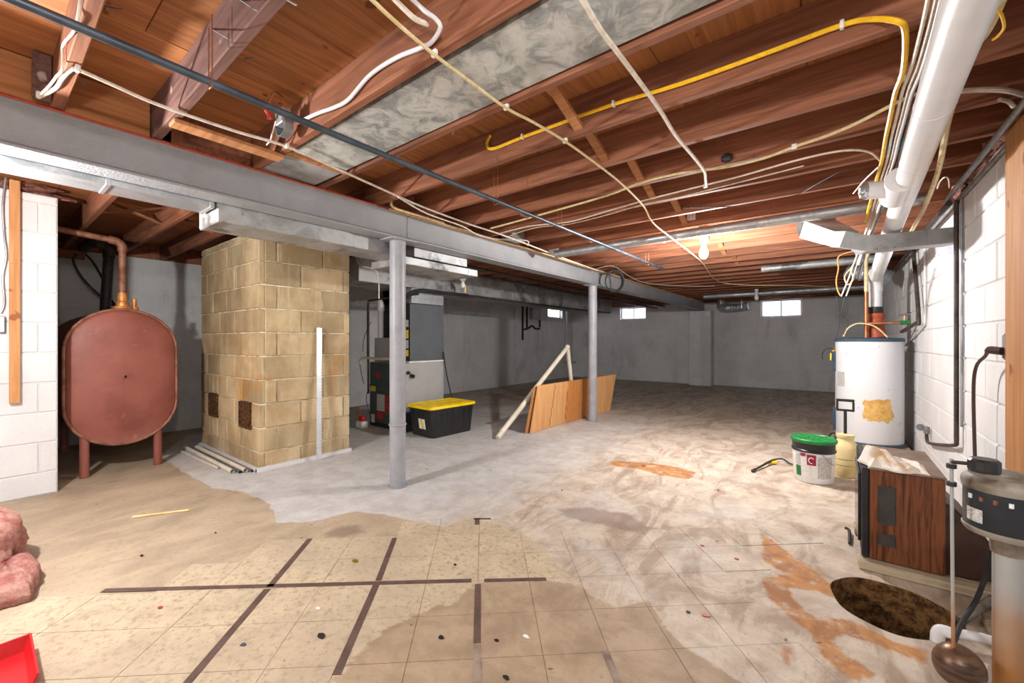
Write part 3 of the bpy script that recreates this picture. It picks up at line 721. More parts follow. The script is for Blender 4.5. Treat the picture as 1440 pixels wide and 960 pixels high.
for (a, b, c_, d_) in HD:
    dr = obj('cleanout_door', MB().cbox(a+.006, b-.006, CY0-.004, CY0+.03, c_+.006, d_-.006, .006), M['char'], ch)
    m = MB(); fr = .022
    m.box(a, b, CY0-.014, CY0+.01, c_, c_+fr).box(a, b, CY0-.014, CY0+.01, d_-fr, d_).box(a, a+fr, CY0-.014, CY0+.01, c_+fr, d_-fr).box(b-fr, b, CY0-.014, CY0+.01, c_+fr, d_-fr)
    obj('door_frame', m, M['char'], dr)
m = MB(); m.box(CX0, CX1+.028, CY0-.03, CY0-.001, .0005, .03).box(CX1+.001, CX1+.03, CY0-.03, CY1, .0005, .035); obj('paint_lip', m, M['wall_white'], ch)
# aluminium rule leaning on the chimney
a = PX(447, 657, CX1+.10); b = PX(448, 461, CX1+.012)
rl = thing('straightedge', (a[0], a[1], 0), 'white aluminium straightedge rule leaning on the block chimney', 'ruler')
m = MB(); wy = .024
m.prism([(CX1+.118, a[1]-wy, .036), (CX1+.118, a[1]+wy, .036), (CX1+.022, b[1]+wy, b[2]), (CX1+.022, b[1]-wy, b[2])], (.006, 0, 0)); obj('blade', m, M['alu'], rl)
m = MB()
for k in range(1, 40):
    f_ = k/40; x = CX1+.118+(.022-.118)*f_+.0063; z = .036+(b[2]-.036)*f_; y = a[1]+(b[1]-a[1])*f_; l_ = .018 if k % 5 == 0 else .01
    m.box(x, x+.0006, y+wy-l_, y+wy, z-.001, z+.001)
o = obj('graduation', m, M['ink'], rl); o['kind'] = 'stuff'
# loose pipes lying at the chimney foot
pp = [(-5.50, -4.12, 1.368, 1.366, 'pvc_cream', .018, 'cream'), (-5.42, -4.06, 1.406, 1.404, 'conduit', .014, 'dull grey'), (-5.36, -4.05, 1.446, 1.444, 'pvc_cream', .02, 'cream'), (-5.30, -4.02, 1.482, 1.481, 'conduit', .012, 'dull grey'), (-5.30, -4.35, 1.30, 1.335, 'white_cable', .009, 'white')]
for (xa, xb, ya, yb_, mt, r, cn) in pp:
    p = (xa, ya, r+.0005); q = (xb, yb_, r+.0005)
    m = MB(); m.tube([p, q], r, 14, caps=False); m.tube([q, p], r*.8, 14, caps=False)
    tag(obj('loose_pipe', m, M[mt], smooth=True), {'cream': 'thick cream plastic pipe next to the chimney foot' if r > .019 else 'slimmer cream plastic pipe on the floor farther from the chimney', 'dull grey': 'thicker dull grey metal pipe between two cream pipes on the floor' if r > .013 else 'thin grey metal pipe tight against the chimney foot', 'white': 'thin white pipe lying outermost beside the pipes at the chimney foot'}[cn], 'pipe', 'loose pipes beside the chimney')

# ------------------------------------------------------------------ oil tank
TX0 = -4.93; TX1 = -6.35; TYc = .805; TW = .365; TZ0, TZ1 = .235, 1.435
def obround(s_=1.0, n=16, cy=TYc):
    zc0 = TZ0+TW; zc1 = TZ1-TW; out = []; cz = (TZ0+TZ1)/2
    for k in range(n+1): q = math.pi*k/n; out.append((cy+TW*math.cos(q), zc1+TW*.97*math.sin(q)))
    for k in range(n+1): q = math.pi+math.pi*k/n; out.append((cy+TW*math.cos(q), zc0+TW*.97*math.sin(q)))
    return [(cy+(y-cy)*s_, cz+(z-cz)*s_) for y, z in out]
tk = thing('oil_tank', (-5.6, TYc, 0), 'red-brown painted steel oil tank on legs in the block alcove', 'tank')
m = MB(); m.prism([(TX0-.02, y, z) for y, z in obround()], (TX1-TX0+.02, 0, 0)); obj('shell', m, M['tank'], tk, smooth=True)
vs = []; fs = []; rings = [(1.0, .0), (.985, .018), (.95, .030), (.8, .045), (.6, .056), (.3, .063), (.02, .066)]; n_ = len(obround())
for s_, dx in rings:
    for y, z in obround(s_):
        d_ = math.hypot((y-(TYc+.02))/.2, (z-(TZ0+.10))/.10); dent = -.028*math.exp(-d_*d_) if s_ < .98 else 0
        vs.append((TX0-.03+dx+dent, y, z))
for i in range(len(rings)-1):
    for k in range(n_): fs.append((i*n_+k, i*n_+(k+1) % n_, (i+1)*n_+(k+1) % n_, (i+1)*n_+k))
m = MB(); m.add(vs, fs); hd = obj('head', m, M['tank'], tk, smooth=True)
m = MB(); m.tube([(TX0-.012, y, z) for y, z in obround(1.004)], .011, 8, closed=True); obj('rim', m, M['rust_pipe'], hd, smooth=True)
for (x, y) in ((TX0-.04, PZ(118, 671)[1]), (TX0-.04, PZ(222, 653)[1]), (TX1+.1, .56), (TX1+.1, 1.04)):
    obj('leg', MB().lathe([(.031, .002), (.031, .40)], (x, y, 0), 14), M['tank'], tk, smooth=True)
fx = -5.06; fy = PX(172, 400, fx)[1]
obj('fill_flange', MB().lathe([(.075, 1.425), (.07, 1.455), (.045, 1.46), (.043, 1.50), (.034, 1.505), (.034, 1.58)], (fx, fy, 0), 18), M['orange_brass'], tk, smooth=True)
obj('vent_plug', MB().lathe([(.03, 1.43), (.03, 1.46), (.018, 1.462), (.018, 1.53)], (fx-.02, fy+.085, 0), 12), M['orange_brass'], tk, smooth=True)
ze = PX(172, 338, fx)[2]
pts = [(fx, fy, 1.55), (fx, fy, ze-.07)]+[(fx, fy-.06*(1-math.cos(q)), ze-.07+.06*math.sin(q)) for q in (.4, .8, 1.2, 1.57)]+[(fx, fy-.5, ze+.03), (fx, YB+.3, ze+.06)]
fp = obj('fill_pipe', MB().tube(pts, .026, 14), M['rust_pipe'], tk, smooth=True)
pts = [(fx, fy, ze-.10)]+[(fx, fy-.06*(1-math.cos(q)), ze-.07+.06*math.sin(q)) for q in (0, .4, .8, 1.2, 1.57)]+[(fx, fy-.09, ze-.006)]
obj('elbow', MB().tube(pts, .035, 14), M['rust_pipe'], fp, smooth=True)
# black wrapped vent behind the tank, with wiring
vx = -6.18; p0 = PX(148, 434, vx); p1 = PX(153, 352, vx)
vt = obj('vent_pipe', MB().tube([(vx, p0[1], 1.36), p0, (vx, p1[1], p1[2]-.07)], .045, 16), M['black_tape'], tk, smooth=True)
obj('elbow', MB().tube(smoothpts([(vx, p1[1], p1[2]-.08), (vx, p1[1], p1[2]-.01), (vx, p1[1]-.03, p1[2]+.04), (vx-.02, p1[1]-.12, p1[2]+.06), (XL+.03, p1[1]-.14, p1[2]+.05)]), .052, 16), M['iron'], vt, smooth=True)
def cable(name, pts, r, mat, label, group=None, cat='cable', n=7, k=6, flat=1.0, origin=None):
    m = MB(); m.tube(smoothpts(pts, k), r, n, flat=flat); return tag(obj(name, m, M[mat], smooth=True), label, cat, group)
cable('cable', [PX(*p, -6.3) for p in ((108, 357), (103, 366), (110, 382), (122, 398), (140, 415), (160, 430))], .011, 'black_cable', 'black cable looping down toward the back of the oil tank')
cable('cable', [PX(*p, -6.45) for p in ((110, 356), (122, 359), (135, 375), (145, 394), (152, 415), (165, 432))], .011, 'black_cable', 'black cable arching behind the tape wrapped vent pipe')
tag(obj('joist_hanger_board', MB().cbox(-6.4, -6.33, .2, .72, 2.02, 2.10, .004), M['joist']), 'short dark board end sticking out behind the near block pier', 'board')

# ------------------------------------------------------------------ stud, cable and outlet on the near left pier
a = PX(13, 250, -4.62); b = PX(27, 567, -4.62)
tag(obj('hanging_stud', MB().cbox(-4.665, -4.628, a[1], b[1]+.006, b[2], 2.30, .003), M['stud']), 'orange wooden stud hanging on the near white block pier', 'board')
cable('cable', [PX(x, y, -4.652) for x, y in ((8, 250), (4, 290), (6, 330), (9, 360), (4, 390), (6, 425), (1, 440))], .006, 'conduit', 'grey cable running down beside the hanging wooden stud')
ot = thing('outlet_box', (-4.65, PX(5, 455, -4.65)[1], 1.2), 'grey outlet box with cover on the near white block pier', 'outlet')
p = PX(4, 456, -4.65); obj('box', MB().cbox(-4.668, -4.635, p[1]-.05, p[1]+.010, p[2]-.06, p[2]+.06, .004), M['conduit'], ot); obj('cover', MB().cbox(-4.635, -4.63, p[1]-.046, p[1]+.006, p[2]-.052, p[2]+.052, .002), M['white_plastic'], ot)
# pink insulation
def blob(c, s_, seed, nu=22, nv=12, amp=.25, flat=.0):
    r_ = random.Random(seed); ph = [(r_.uniform(0, 6), r_.uniform(1.5, 5), r_.uniform(1, 4)) for _ in range(7)]; vs = []; fs = []
    for i in range(nv+1):
        th = math.pi*i/nv
        for k in range(nu):
            q = 2*math.pi*k/nu; d = 1+sum(amp/7*2*math.sin(a+b*q*round(1)+c_*th*2) if False else amp/7*2*math.sin(a+round(b)*q+c_*th*2) for a, b, c_ in ph)+r_.uniform(-.03, .03)
            z = math.cos(th)*d; z = max(z, -1+flat)
            vs.append((c[0]+s_[0]*math.sin(th)*math.cos(q)*d, c[1]+s_[1]*math.sin(th)*math.sin(q)*d, c[2]+s_[2]*z))
    for i in range(nv):
        for k in range(nu): fs.append((i*nu+k, i*nu+(k+1) % nu, (i+1)*nu+(k+1) % nu, (i+1)*nu+k))
    return MB().add(vs, fs)
tag(obj('insulation_tuft', blob((-4.78, .27, 2.285), (.09, .17, .055), 3, amp=.5), M['pink_dark'], smooth=True), 'pink insulation tuft stuffed above the near white block pier', 'insulation')
# pink batt on the floor: lower slab and a folded upper piece
pb = thing('insulation_batt', (-2.95, .05, 0), 'pink fibreglass insulation batt crumpled on the tan floor', 'insulation')
A_ = [PZ(*p) for p in ((-60, 872), (0, 858), (44, 845), (57, 812), (40, 790), (18, 776), (-50, 770))]
def slab(outline, z0, z1, nz=4, seed=1, sh=.06):
    r_ = random.Random(seed); c = np.mean(np.array(outline), 0); ol = []
    n = len(outline)
    for i in range(n):
        for k in range(6):
            p = np.array(outline[i])*(1-k/6)+np.array(outline[(i+1) % n])*k/6; ol.append(p+np.array([r_.uniform(-.006, .006), r_.uniform(-.006, .006), 0]))
    N = len(ol); vs = []; fs = []; lev = [(1.0, z0), (1.02, z0+(z1-z0)*.4), (.98, z0+(z1-z0)*.85), (.9, z1), (.6, z1+.012), (.25, z1+.006), (.01, z1)]
    for s_, z in lev:
        for p in ol: q = c+(p-c)*s_; vs.append((q[0], q[1], z+r_.uniform(-.006, .006)*(z > z0)))
    for i in range(len(lev)-1):
        for k in range(N): fs.append((i*N+k, i*N+(k+1) % N, (i+1)*N+(k+1) % N, (i+1)*N+k))
    return MB().add(vs, fs)
obj('lower_layer', slab(A_, .003, .075, seed=4), M['pink'], pb, smooth=True)
obj('folded_layer', blob((PZ(-35, 815)[0]-.12, PZ(-35, 815)[1], .15), (.22, .17, .15), 8, 28, 16, .3, .1), M['pink'], pb, smooth=True)
# red tray corner
tr_ = thing('red_tray', (-2.42, .05, 0), 'red plastic tray standing on the tiled floor near the pink insulation', 'tray')
p = PZ(38, 902, .06)
m = MB(); x1, y1 = p[0], p[1]
obj('tray_bottom', MB().cbox(x1-.04, x1+.24, y1-.36, y1, .006, .012, .002), M['red_plastic'], tr_)
m.prism([(x1-.04, y1-.36, .012), (x1-.04, y1, .012), (x1-.055, y1+.012, .062), (x1-.055, y1-.372, .062)], (.006, 0, 0)); m.prism([(x1-.04, y1-.006, .012), (x1+.24, y1-.006, .012), (x1+.25, y1+.008, .062), (x1-.05, y1+.008, .062)], (0, .006, 0)); obj('tray_rim', m, M['red_plastic'], tr_)
# stick on the floor
a = PZ(186, 727, .006); b = PZ(266, 717, .006)
tag(obj('wood_stick', MB().tube([a, b], .008, 4), M['pine']), 'thin pale wooden stick lying on the tan floor', 'stick')

# ------------------------------------------------------------------ furnace
FX0, FX1, FY0, FY1 = -5.0, -4.32, 3.29, 4.02
fn = thing('furnace', ((FX0+FX1)/2, (FY0+FY1)/2, 0), 'tall furnace with dark green door, slate coil case and light grey side', 'furnace')
obj('side_panel', MB().cbox(FX0, FX1, FY0+.02, FY1, .01, .862, .006), M['side_grey'], fn)
d_ = obj('lower_door', MB().cbox(FX0+.004, FX1-.004, FY0, FY0+.018, .06, .50, .004), M['furnace_green'], fn)
obj('upper_door', MB().cbox(FX0+.004, FX1-.004, FY0, FY0+.018, .51, .855, .004), M['furnace_green'], fn)
obj('toe_base', MB().cbox(FX0, FX1, FY0+.004, FY0+.019, .002, .055, .003), M['black_plastic'], fn)
m = MB()
for i, q in enumerate([0]): m.prism([(-4.80+.045*math.cos(k*math.pi/10), FY0-.001, .70+.045*math.sin(k*math.pi/10)) for k in range(20)], (0, -.003, 0))
obj('round_badge', m, M['red_print'], fn)
for (x0, x1, z0, z1, mt) in ((-4.83, -4.66, .22, .44, 'paper_grey'), (-4.65, -4.53, .36, .43, 'red_print'), (-4.65, -4.53, .27, .34, 'red_print'), (-4.65, -4.53, .20, .25, 'red_print'), (-4.83, -4.70, .11, .20, 'red_print'), (-4.96, -4.88, .05, .16, 'paper'), (-4.97, -4.86, .47, .54, 'yellow_print')):
    obj('sticker', MB().box(x0, x1, FY0-.002, FY0-.0005, z0, z1), M[mt], fn)
cc = obj('coil_case', MB().cbox(FX0+.06, FX1, FY0+.15, FY1, .868, 1.635, .006), M['coil_grey'], fn)
obj('coil_front', MB().cbox(FX0+.06, FX1-.004, FY0+.144, FY0+.149, .875, 1.63, .002), M['black_plastic'], cc)
for (z0, z1, mt) in ((1.33, 1.42, 'paper_grey'), (1.18, 1.29, 'yellow_print'), (1.05, 1.16, 'paper_grey'), (.95, 1.03, 'yellow_print')):
    obj('sticker', MB().box(FX1-.11, FX1-.03, FY0+.1395, FY0+.1425, z0, z1), M[mt], cc)
obj('plenum', MB().cbox(FX0+.06, FX1-.002, FY0+.17, FY1, 1.64, 1.838, .004), M['galv'], fn)
obj('port_fitting', MB().tube([(FX1, FY0+.10, .74), (FX1+.035, FY0+.10, .74)], .022, 12), M['black_plastic'], fn)
obj('port_fitting', MB().tube([(FX1, FY0+.16, .70), (FX1+.05, FY0+.16, .69)], .026, 12), M['black_plastic'], fn)
obj('drain_pan_lip', MB().cbox(FX0+.05, FX1+.012, FY0+.12, FY1-.01, .862, .885, .003), M['white_plastic'], fn)
vb = obj('vent_box', MB().cbox(-4.98, -4.62, FY0+.06, FY0+.14, .87, 1.19, .006), M['side_grey'], fn)
obj('duct_riser', MB().cbox(-5.02, -4.62, 3.46, 3.9, 1.64, 1.838, .003), M['coil_grey'], fn)
# insulated line set
cable('insulated_line', [(FX1-.10, FY0+.10, .95), (FX1-.10, FY0+.08, 1.2), (FX1-.09, FY0+.07, 1.5), (FX1-.02, FY0+.10, 1.72), (FX1+.10, FY0+.24, 1.80), (FX1+.12, FY0+.6, 1.80), (FX1+.1, 4.4, 1.81)], .024, 'black_cable', 'thick black insulated line bending over the slate coil case', None, 'hose', 10)
cable('cable', [(FX1+.024, FY1-.03, 1.0), (FX1+.03, FY1+.02, .7), (FX1+.06, FY1+.08, .4), (FX1+.09, FY1+.14, .04)], .009, 'black_cable', 'black cable hanging behind the light grey furnace side')
# white pvc flue from the chimney into the furnace
y_ = FY0+.10
cable('flue_pipe', [(CX1-.04-.7, 2.95, 1.50), (-4.74, 3.0, 1.50)], .045, 'pvc_cream', 'cream pipe', None, 'pipe', 14) if False else None
fl_ = thing('flue_pipe', (-4.80, 3.36, 1.19), 'white plastic flue pipe with elbow rising from the furnace', 'pipe')
p = PY(500, 426, 3.36); q = PY(533, 426, 3.36)
obj('pipe_run', MB().tube([(p[0]-.5, 3.36, p[2]), (q[0], 3.36, p[2])], .040, 16), M['pvc'], fl_, smooth=True)
obj('elbow', MB().tube([(q[0]-.07, 3.36, p[2])]+[(q[0]-.03+.07*math.sin(a), 3.36, p[2]-.07+.07*math.cos(a)) for a in (0, .4, .8, 1.2, 1.57)]+[(q[0]+.04, 3.36, p[2]-.14)], .048, 16), M['pvc'], fl_, smooth=True)
obj('drop', MB().tube([(q[0]+.04, 3.36, p[2]-.1), (q[0]+.04, 3.36, 1.193)], .038, 16), M['pvc'], fl_, smooth=True)
obj('coupling', MB().tube([(p[0]+.02, 3.36, p[2]), (p[0]+.10, 3.36, p[2])], .047, 16), M['pvc'], fl_, smooth=True)
# iron gas pipe and drain assembly left of the furnace
gp = PY(518, 500, 3.2)
cable('gas_pipe', [(gp[0], 3.2, .45), (gp[0], 3.2, 1.66)], .014, 'iron', 'dark iron gas pipe standing at the left of the furnace', None, 'pipe', 10)
cable('gas_pipe', [(gp[0], 3.2, 1.68), (gp[0]+.3, 3.24, 1.70), (gp[0]+.9, 3.3, 1.72)], .014, 'iron', 'dark iron gas pipe crossing in front of the furnace top', None, 'pipe', 10)
cable('drain_pipe', [PY(511, 516, 3.16), PY(506, 508, 3.16), PY(512, 503, 3.16), PY(530, 504, 3.16), PY(566, 504, 3.16)], .017, 'pvc_cream', 'cream condensate drain pipe with trap across the furnace front', None, 'pipe', 10)
for k, pts in enumerate((((505, 508), (508, 525), (512, 540)), ((522, 452), (512, 475), (510, 495)), ((520, 540), (515, 560), (520, 582)))):
    cable('wire', [PY(*p, 3.17) for p in pts], .004, 'black_cable', ['black wire dangling below the condensate trap', 'black wire looping on the wall above the condensate trap', 'black wire hanging beside the green furnace door'][k])
cable('wire', [(-4.24, 2.62, 2.149)]+[PY(*p, 2.62) for p in ((505, 372), (525, 378), (532, 388), (533, 420))], .006, 'white_cable', 'white cable dropping from the main duct toward the furnace')
p = PZ(509, 600)
cp = thing('condensate_pump', (p[0]-.05, p[1], 0), 'small white condensate pump on the floor beside the furnace', 'pump')
obj('tank', MB().cbox(p[0]-.02, p[0]+.12, p[1]-.08, p[1]+.02, .002, .09, .01), M['white_plastic'], cp); obj('motor', MB().cbox(p[0]+.0, p[0]+.10, p[1]-.06, p[1]+.005, .092, .16, .008), M['red_print'], cp)
tag(obj('wood_scrap', MB().cbox(p[0]-.09, p[0]-.05, p[1]-.03, p[1]-.01, .003, .27, .003), M['board']), 'short wood scrap standing beside the condensate pump', 'board')
# dark frame board on the wall behind the furnace
tag(obj('wall_panel', MB().cbox(XL+.012, XL+.03, 4.30, 4.95, .78, 1.83, .004), M['white_plastic']), 'pale panel fixed to the block wall behind the furnace', 'panel')
# pendant lampholder by the furnace
p = PX(651, 398, -4.1)
lh = thing('lampholder', (p[0], p[1], p[2]-.09), 'unlit white bulb in lampholder hanging beside the dusty main duct', 'lamp')
obj('holder', MB().lathe([(.03, .03), (.055, .06), (.055, .10), (.02, .14)], (p[0], p[1], p[2]), 14), M['ceramic'], lh, smooth=True)
obj('bulb', MB().lathe([(.006, -.07), (.026, -.055), (.032, -.03), (.026, .0), (.015, .028)], (p[0], p[1], p[2]), 14), M['bulb_off'], lh, smooth=True)
obj('pull_tag', MB().cbox(p[0]-.004, p[0]+.004, p[1]+.03, p[1]+.065, p[2]-.13, p[2]-.02, .002), M['pine'], lh)
obj('cord', MB().tube([(p[0], p[1], p[2]+.13), (p[0]-.1, p[1], p[2]+.2), (-4.32, p[1], p[2]+.22)], .008, 8), M['black_cable'], lh)
# ------------------------------------------------------------------ totes
def tote(loc, rz, L, W_, H_, label, lid=True):
    t_ = thing('storage_tote', loc, label, 'storage box'); t_.rotation_euler = (0, 0, rz); sv = ORG[t_.name]; ORG[t_.name] = (0, 0, 0)
    def rr(l, w_, z, r=.05, n=5):
        out = []
        for sx_, sy_, a0 in ((1, 1, 0), (-1, 1, 90), (-1, -1, 180), (1, -1, 270)):
            for k in range(n+1):
                q = math.radians(a0+90*k/n); out.append((sx_*(l/2-r)+r*math.cos(q), sy_*(w_/2-r)+r*math.sin(q), z))
        return out
    def loft(ls):
        m = MB(); n = len(ls[0]); vs = [p for l in ls for p in l]; fs = [(i*n+k, i*n+(k+1) % n, (i+1)*n+(k+1) % n, (i+1)*n+k) for i in range(len(ls)-1) for k in range(n)]
        fs.append(tuple(range(n))[::-1]); fs.append(tuple((len(ls)-1)*n+k for k in range(n))); return m.add(vs, fs)
    k = .84
    obj('tub', loft([rr(L*k, W_*k, .002), rr(L*k+.01, W_*k+.01, .012), rr(L*.93, W_*.93, H_-.05), rr(L*.97, W_*.97, H_-.045), rr(L*.97, W_*.97, H_-.03)]), M['black_plastic'], t_, smooth=True)
    m = MB()
    for i in range(7):
        f_ = -.36+.12*i
        for sg in (-1, 1):
            m.prism([(f_*L-.018, sg*(W_*k/2), .03), (f_*L+.018, sg*(W_*k/2), .03), (f_*L+.018, sg*(W_*.93/2), H_-.07), (f_*L-.018, sg*(W_*.93/2), H_-.07)], (0, sg*.006, 0))
    for i in range(4):
        f_ = -.3+.2*i
        for sg in (-1, 1): m.prism([(sg*(L*k/2), f_*W_-.018, .03), (sg*(L*k/2), f_*W_+.018, .03), (sg*(L*.93/2), f_*W_+.018, H_-.07), (sg*(L*.93/2), f_*W_-.018, H_-.07)], (sg*.006, 0, 0))
    obj('ribs', m, M['black_plastic'], t_)
    if lid:
        ld = obj('lid', loft([rr(L, W_, H_-.032), rr(L, W_, H_-.008), rr(L*.985, W_*.98, H_), rr(L*.93, W_*.90, H_), rr(L*.92, W_*.88, H_-.008), rr(L*.3, W_*.3, H_-.008)]), M['yellow_plastic'], t_, smooth=True)
        for i in range(4):
            for j in range(2): obj('lid_rib', MB().cbox(-.30*L+i*.2*L-.055, -.30*L+i*.2*L+.055, -.2*W_+j*.4*W_-.06, -.2*W_+j*.4*W_+.06, H_-.0078, H_-.001, .004), M['yellow_plastic'], ld)
    obj('label_sticker', MB().prism([(-L*k/2-.0185, -.10, .10), (-L*k/2-.0185, .02, .10), (-L*.90/2-.014, .02, .22), (-L*.90/2-.014, -.10, .22)], (-.002, 0, 0)), M['paper'], t_)
    obj('label_stripe', MB().prism([(-L*k/2-.0215, -.075, .105), (-L*k/2-.0215, -.03, .105), (-L*.90/2-.0172, -.005, .215), (-L*.90/2-.0172, -.05, .215)], (-.001, 0, 0)), M['yellow_print'], t_)
    ORG[t_.name] = sv; return t_
tote((-3.90, 3.60, 0), math.radians(87), .74, .50, .375, 'black storage tote with yellow lid standing beside the furnace')
tag(obj('black_crate', MB().cbox(-4.29, -4.21, 3.2, 3.9, .003, .25, .01), M['black_plastic']), 'low black plastic case between the furnace and the yellow lidded tote', 'box')
# ------------------------------------------------------------------ plywood sheets leaning on the far column
def leaning(y0, y1, xb, xt, h, th, mat, label, skew=0):
    m = MB(); q = [(xb, y0, .004), (xb, y1, .004), (xt, y1+skew, h), (xt, y0+skew, h)]; m.prism(q, (th, 0, 0))
    return tag(obj('plywood_sheet', m, M[mat]), label, 'plywood sheet', 'sheets leaning on the far column')
yA = PX(738, 606, -3.05)[1]; 
oak_ = leaning(4.20, 5.08, -2.975, -2.955, .585, .012, 'oak_ply', 'pale oak plywood sheet with wavy crack, foremost of the leaning sheets', .14)
leaning(5.02, 5.62, -2.955, -2.94, .585, .012, 'fir_ply', 'swirly grained orange plywood sheet leaning against the far column', .06)
leaning(4.16, 5.5, -3.02, -2.99, .57, .014, 'stud', 'dark edged wooden sheet standing behind the cracked oak sheet', .14)
leaning(5.66, 6.2, -3.0, -2.985, .60, .012, 'board', 'brown plywood sheet sticking out beyond the far column', .10)
leaning(5.72, 6.42, -2.93, -2.91, .585, .012, 'oak_ply', 'pale plywood sheet farthest along the floor beyond the column', .20)
m = MB(); pts = []
for k in range(15):
    z = .03+k*.038; pts.append((-2.9615+.02*z/.585, 4.62+.14*z/.585+.012*math.sin(k*2.1), z))
obj('crack', MB().tube(pts, .0035, 5), M['dark_metal'], oak_)
# pvc a-frame
pa = PZ(700, 615, .02); ap = PX(798, 488, -3.12); sh = (-3.12, ap[1]+.22, .02)
af = thing('pvc_frame', (pa[0], pa[1], 0), 'white plastic pipe elbowed into an A-shape propped behind the plywood sheets', 'pipe')
obj('long_pipe', MB().tube([pa, ap], .032, 14), M['pvc_cream'], af, smooth=True)
obj('elbow', MB().lathe([(.001, -.042), (.03, -.03), (.042, 0), (.03, .03), (.001, .042)], ap, 16), M['pvc_cream'], af, smooth=True)
obj('short_pipe', MB().tube([ap, sh], .032, 14), M['pvc_cream'], af, smooth=True)
# ------------------------------------------------------------------ meter board on the left wall
p = PX(726, 424, XL+.02); q = PX(768, 488, XL+.02)
mb_ = thing('meter_board', (XL+.03, (p[1]+q[1])/2, q[2]), 'white painted service board with dark conduits on the left block wall', 'panel')
obj('backboard', MB().cbox(XL+.012, XL+.04, p[1], q[1], q[2], 2.14, .004), M['wall_grey'], mb_)
obj('board_edge', MB().box(XL+.012, XL+.06, p[1]-.05, p[1]-.002, q[2], 2.14), M['wall_grey'], mb_)
for (x, y0, y1) in ((735, 425, 478), (741, 425, 462), (759, 424, 460)):
    u = PX(x, y0, XL+.06); v_ = PX(x, y1, XL+.06); obj('conduit', MB().tube([(XL+.06, u[1], min(u[2], 2.14)), v_], .028, 8), M['dark_metal'], mb_)
u = PX(745, 428, XL+.05); v_ = PX(757, 447, XL+.05); obj('breaker_box', MB().cbox(XL+.042, XL+.14, u[1], v_[1], v_[2]-.05, 2.1, .006), M['steel_grey'], mb_)
u = PX(735, 463, XL+.06); v_ = PX(759, 462, XL+.06); obj('conduit', MB().tube(smoothpts([u, PX(742, 462, XL+.06), PX(748, 458, XL+.06), PX(753, 462, XL+.06), v_]), .028, 8), M['dark_metal'], mb_)
for k, (x0, y0, y1) in enumerate(((797, 432, 508), (812, 432, 506), (818, 440, 506))):
    u = PX(x0, y0, XL+.08); v_ = PX(x0, y1, XL+.08); cable('wall_pipe', [(u[0], u[1], min(u[2], 2.14)), v_], .03, 'side_grey', ['grey pipe dropping down the wall beside the left window', 'grey pipe close to the far corner with elbowed foot', 'slim grey pipe in the far left corner behind the column'][k], None, 'pipe', 8)
cable('wall_pipe', [PX(792, 509, XL+.1), PX(806, 509, XL+.1), PX(818, 508, XL+.1)], .03, 'side_grey', 'grey pipe running level low on the far left wall', None, 'pipe', 8)
# ------------------------------------------------------------------ pipes hanging under the joists beyond the beam
for k, (x, z, y0, y1, mt, r) in enumerate(((-3.55, 2.06, 2.9, 11.2, 'iron', .022), (-3.75, 2.02, 3.1, 11.2, 'conduit_dark', .02), (-4.285, 1.822, 4.52, 9.4, 'iron', .016))):
    cable('overhead_pipe', [(x, y0, z), (x, (y0+y1)/2, z-.01), (x, y1, z)], r, mt, ['dark iron pipe hung highest beyond the steel beam', 'black steel pipe hung just behind the steel beam', 'dark pipe running along the bottom of the dusty main duct'][k], None, 'pipe', 10)

# ------------------------------------------------------------------ conduit and cables under the joists
zc = 2.03
cn = thing('pipe_run', (-1.62, 2.5, zc), 'long dark blue-grey pipe hung diagonally across under the joists', 'pipe')
p = PZ(-60, -36, zc); q = PZ(930, 377, zc)
pc = [PZ(20, 0, zc), PZ(480, 193, zc)]
obj('pipe', MB().tube([(pc[0][0]+.01, YB+.05, zc), pc[0], pc[1], q], .0135, 12), M['conduit_dark'], cn, smooth=True)
obj('end_cap', MB().tube([(q[0], q[1]-.12, zc), (q[0], q[1]+.02, zc)], .02, 12), M['conduit_dark'], cn, smooth=True)
for px, py in ((738, 302), (830, 338)):
    g = PZ(px, py, zc); obj('coupling', MB().tube([(g[0], g[1]-.03, g[2]), (g[0], g[1]+.03, g[2])], .018, 12), M['rust_pipe'], cn, smooth=True)
for px, py in ((296, 115), (697, 283), (787, 317), (910, 370)):
    g = PZ(px, py, zc); obj('wire_hanger', MB().tube(smoothpts([(g[0]+.016, g[1], ZJ+.10), (g[0]+.016, g[1], g[2]), (g[0], g[1], g[2]-.018), (g[0]-.016, g[1], g[2]), (g[0]-.014, g[1], ZJ+.07)], 4), .002, 5), M['copper'], cn)
zk = ZJ-.011
def runz(pts, r, mat, label, z=zk, group=None, name='cable', flat=1.0):
    return cable(name, [PZ(p[0], p[1], p[2] if len(p) > 2 else z) for p in pts], r, mat, label, group, flat=flat)
def staples(pts, z=zk-.004):
    for i, (px, py) in enumerate(pts):
        g = PZ(px, py, z); m = MB(); m.cbox(g[0]-.012, g[0]+.012, g[1]-.007, g[1]+.007, g[2]-.008, ZJ+.002, .003)
        tag(obj('cable_staple', m, M['staple']), 'small white cable staple nailed to a joist edge', 'staple', 'cable staples on the joists')
cable('cable', [PY(*p, .1925) for p in ((113, -12), (112, 8), (107, 35), (101, 48), (92, 58), (88, 68), (88, 96))]+[PZ(*p, zk-.004) for p in ((79, 108), (70, 120), (54, 136))], .0042, 'white_cable', 'beige cable stapled along the nearest joist down to the beam')
runz([(54, 137), (78, 124), (88, 110), (100, 98), (112, 99), (160, 120), (225, 148), (330, 184), (403, 206), (480, 240), (560, 276), (600, 293), (660, 315), (700, 328, zk-.02), (738, 342, zk-.032), (790, 362, zk-.032), (840, 380, zk-.032)], .007, 'white_cable', 'long white cable strung beside the beam from the nearest joist')
runz([(560, 277), (600, 300), (650, 318), (672, 330), (700, 336), (740, 338), (742, 345)], .006, 'white_cable', 'slack white cable looping above the middle of the beam', zk-.014)
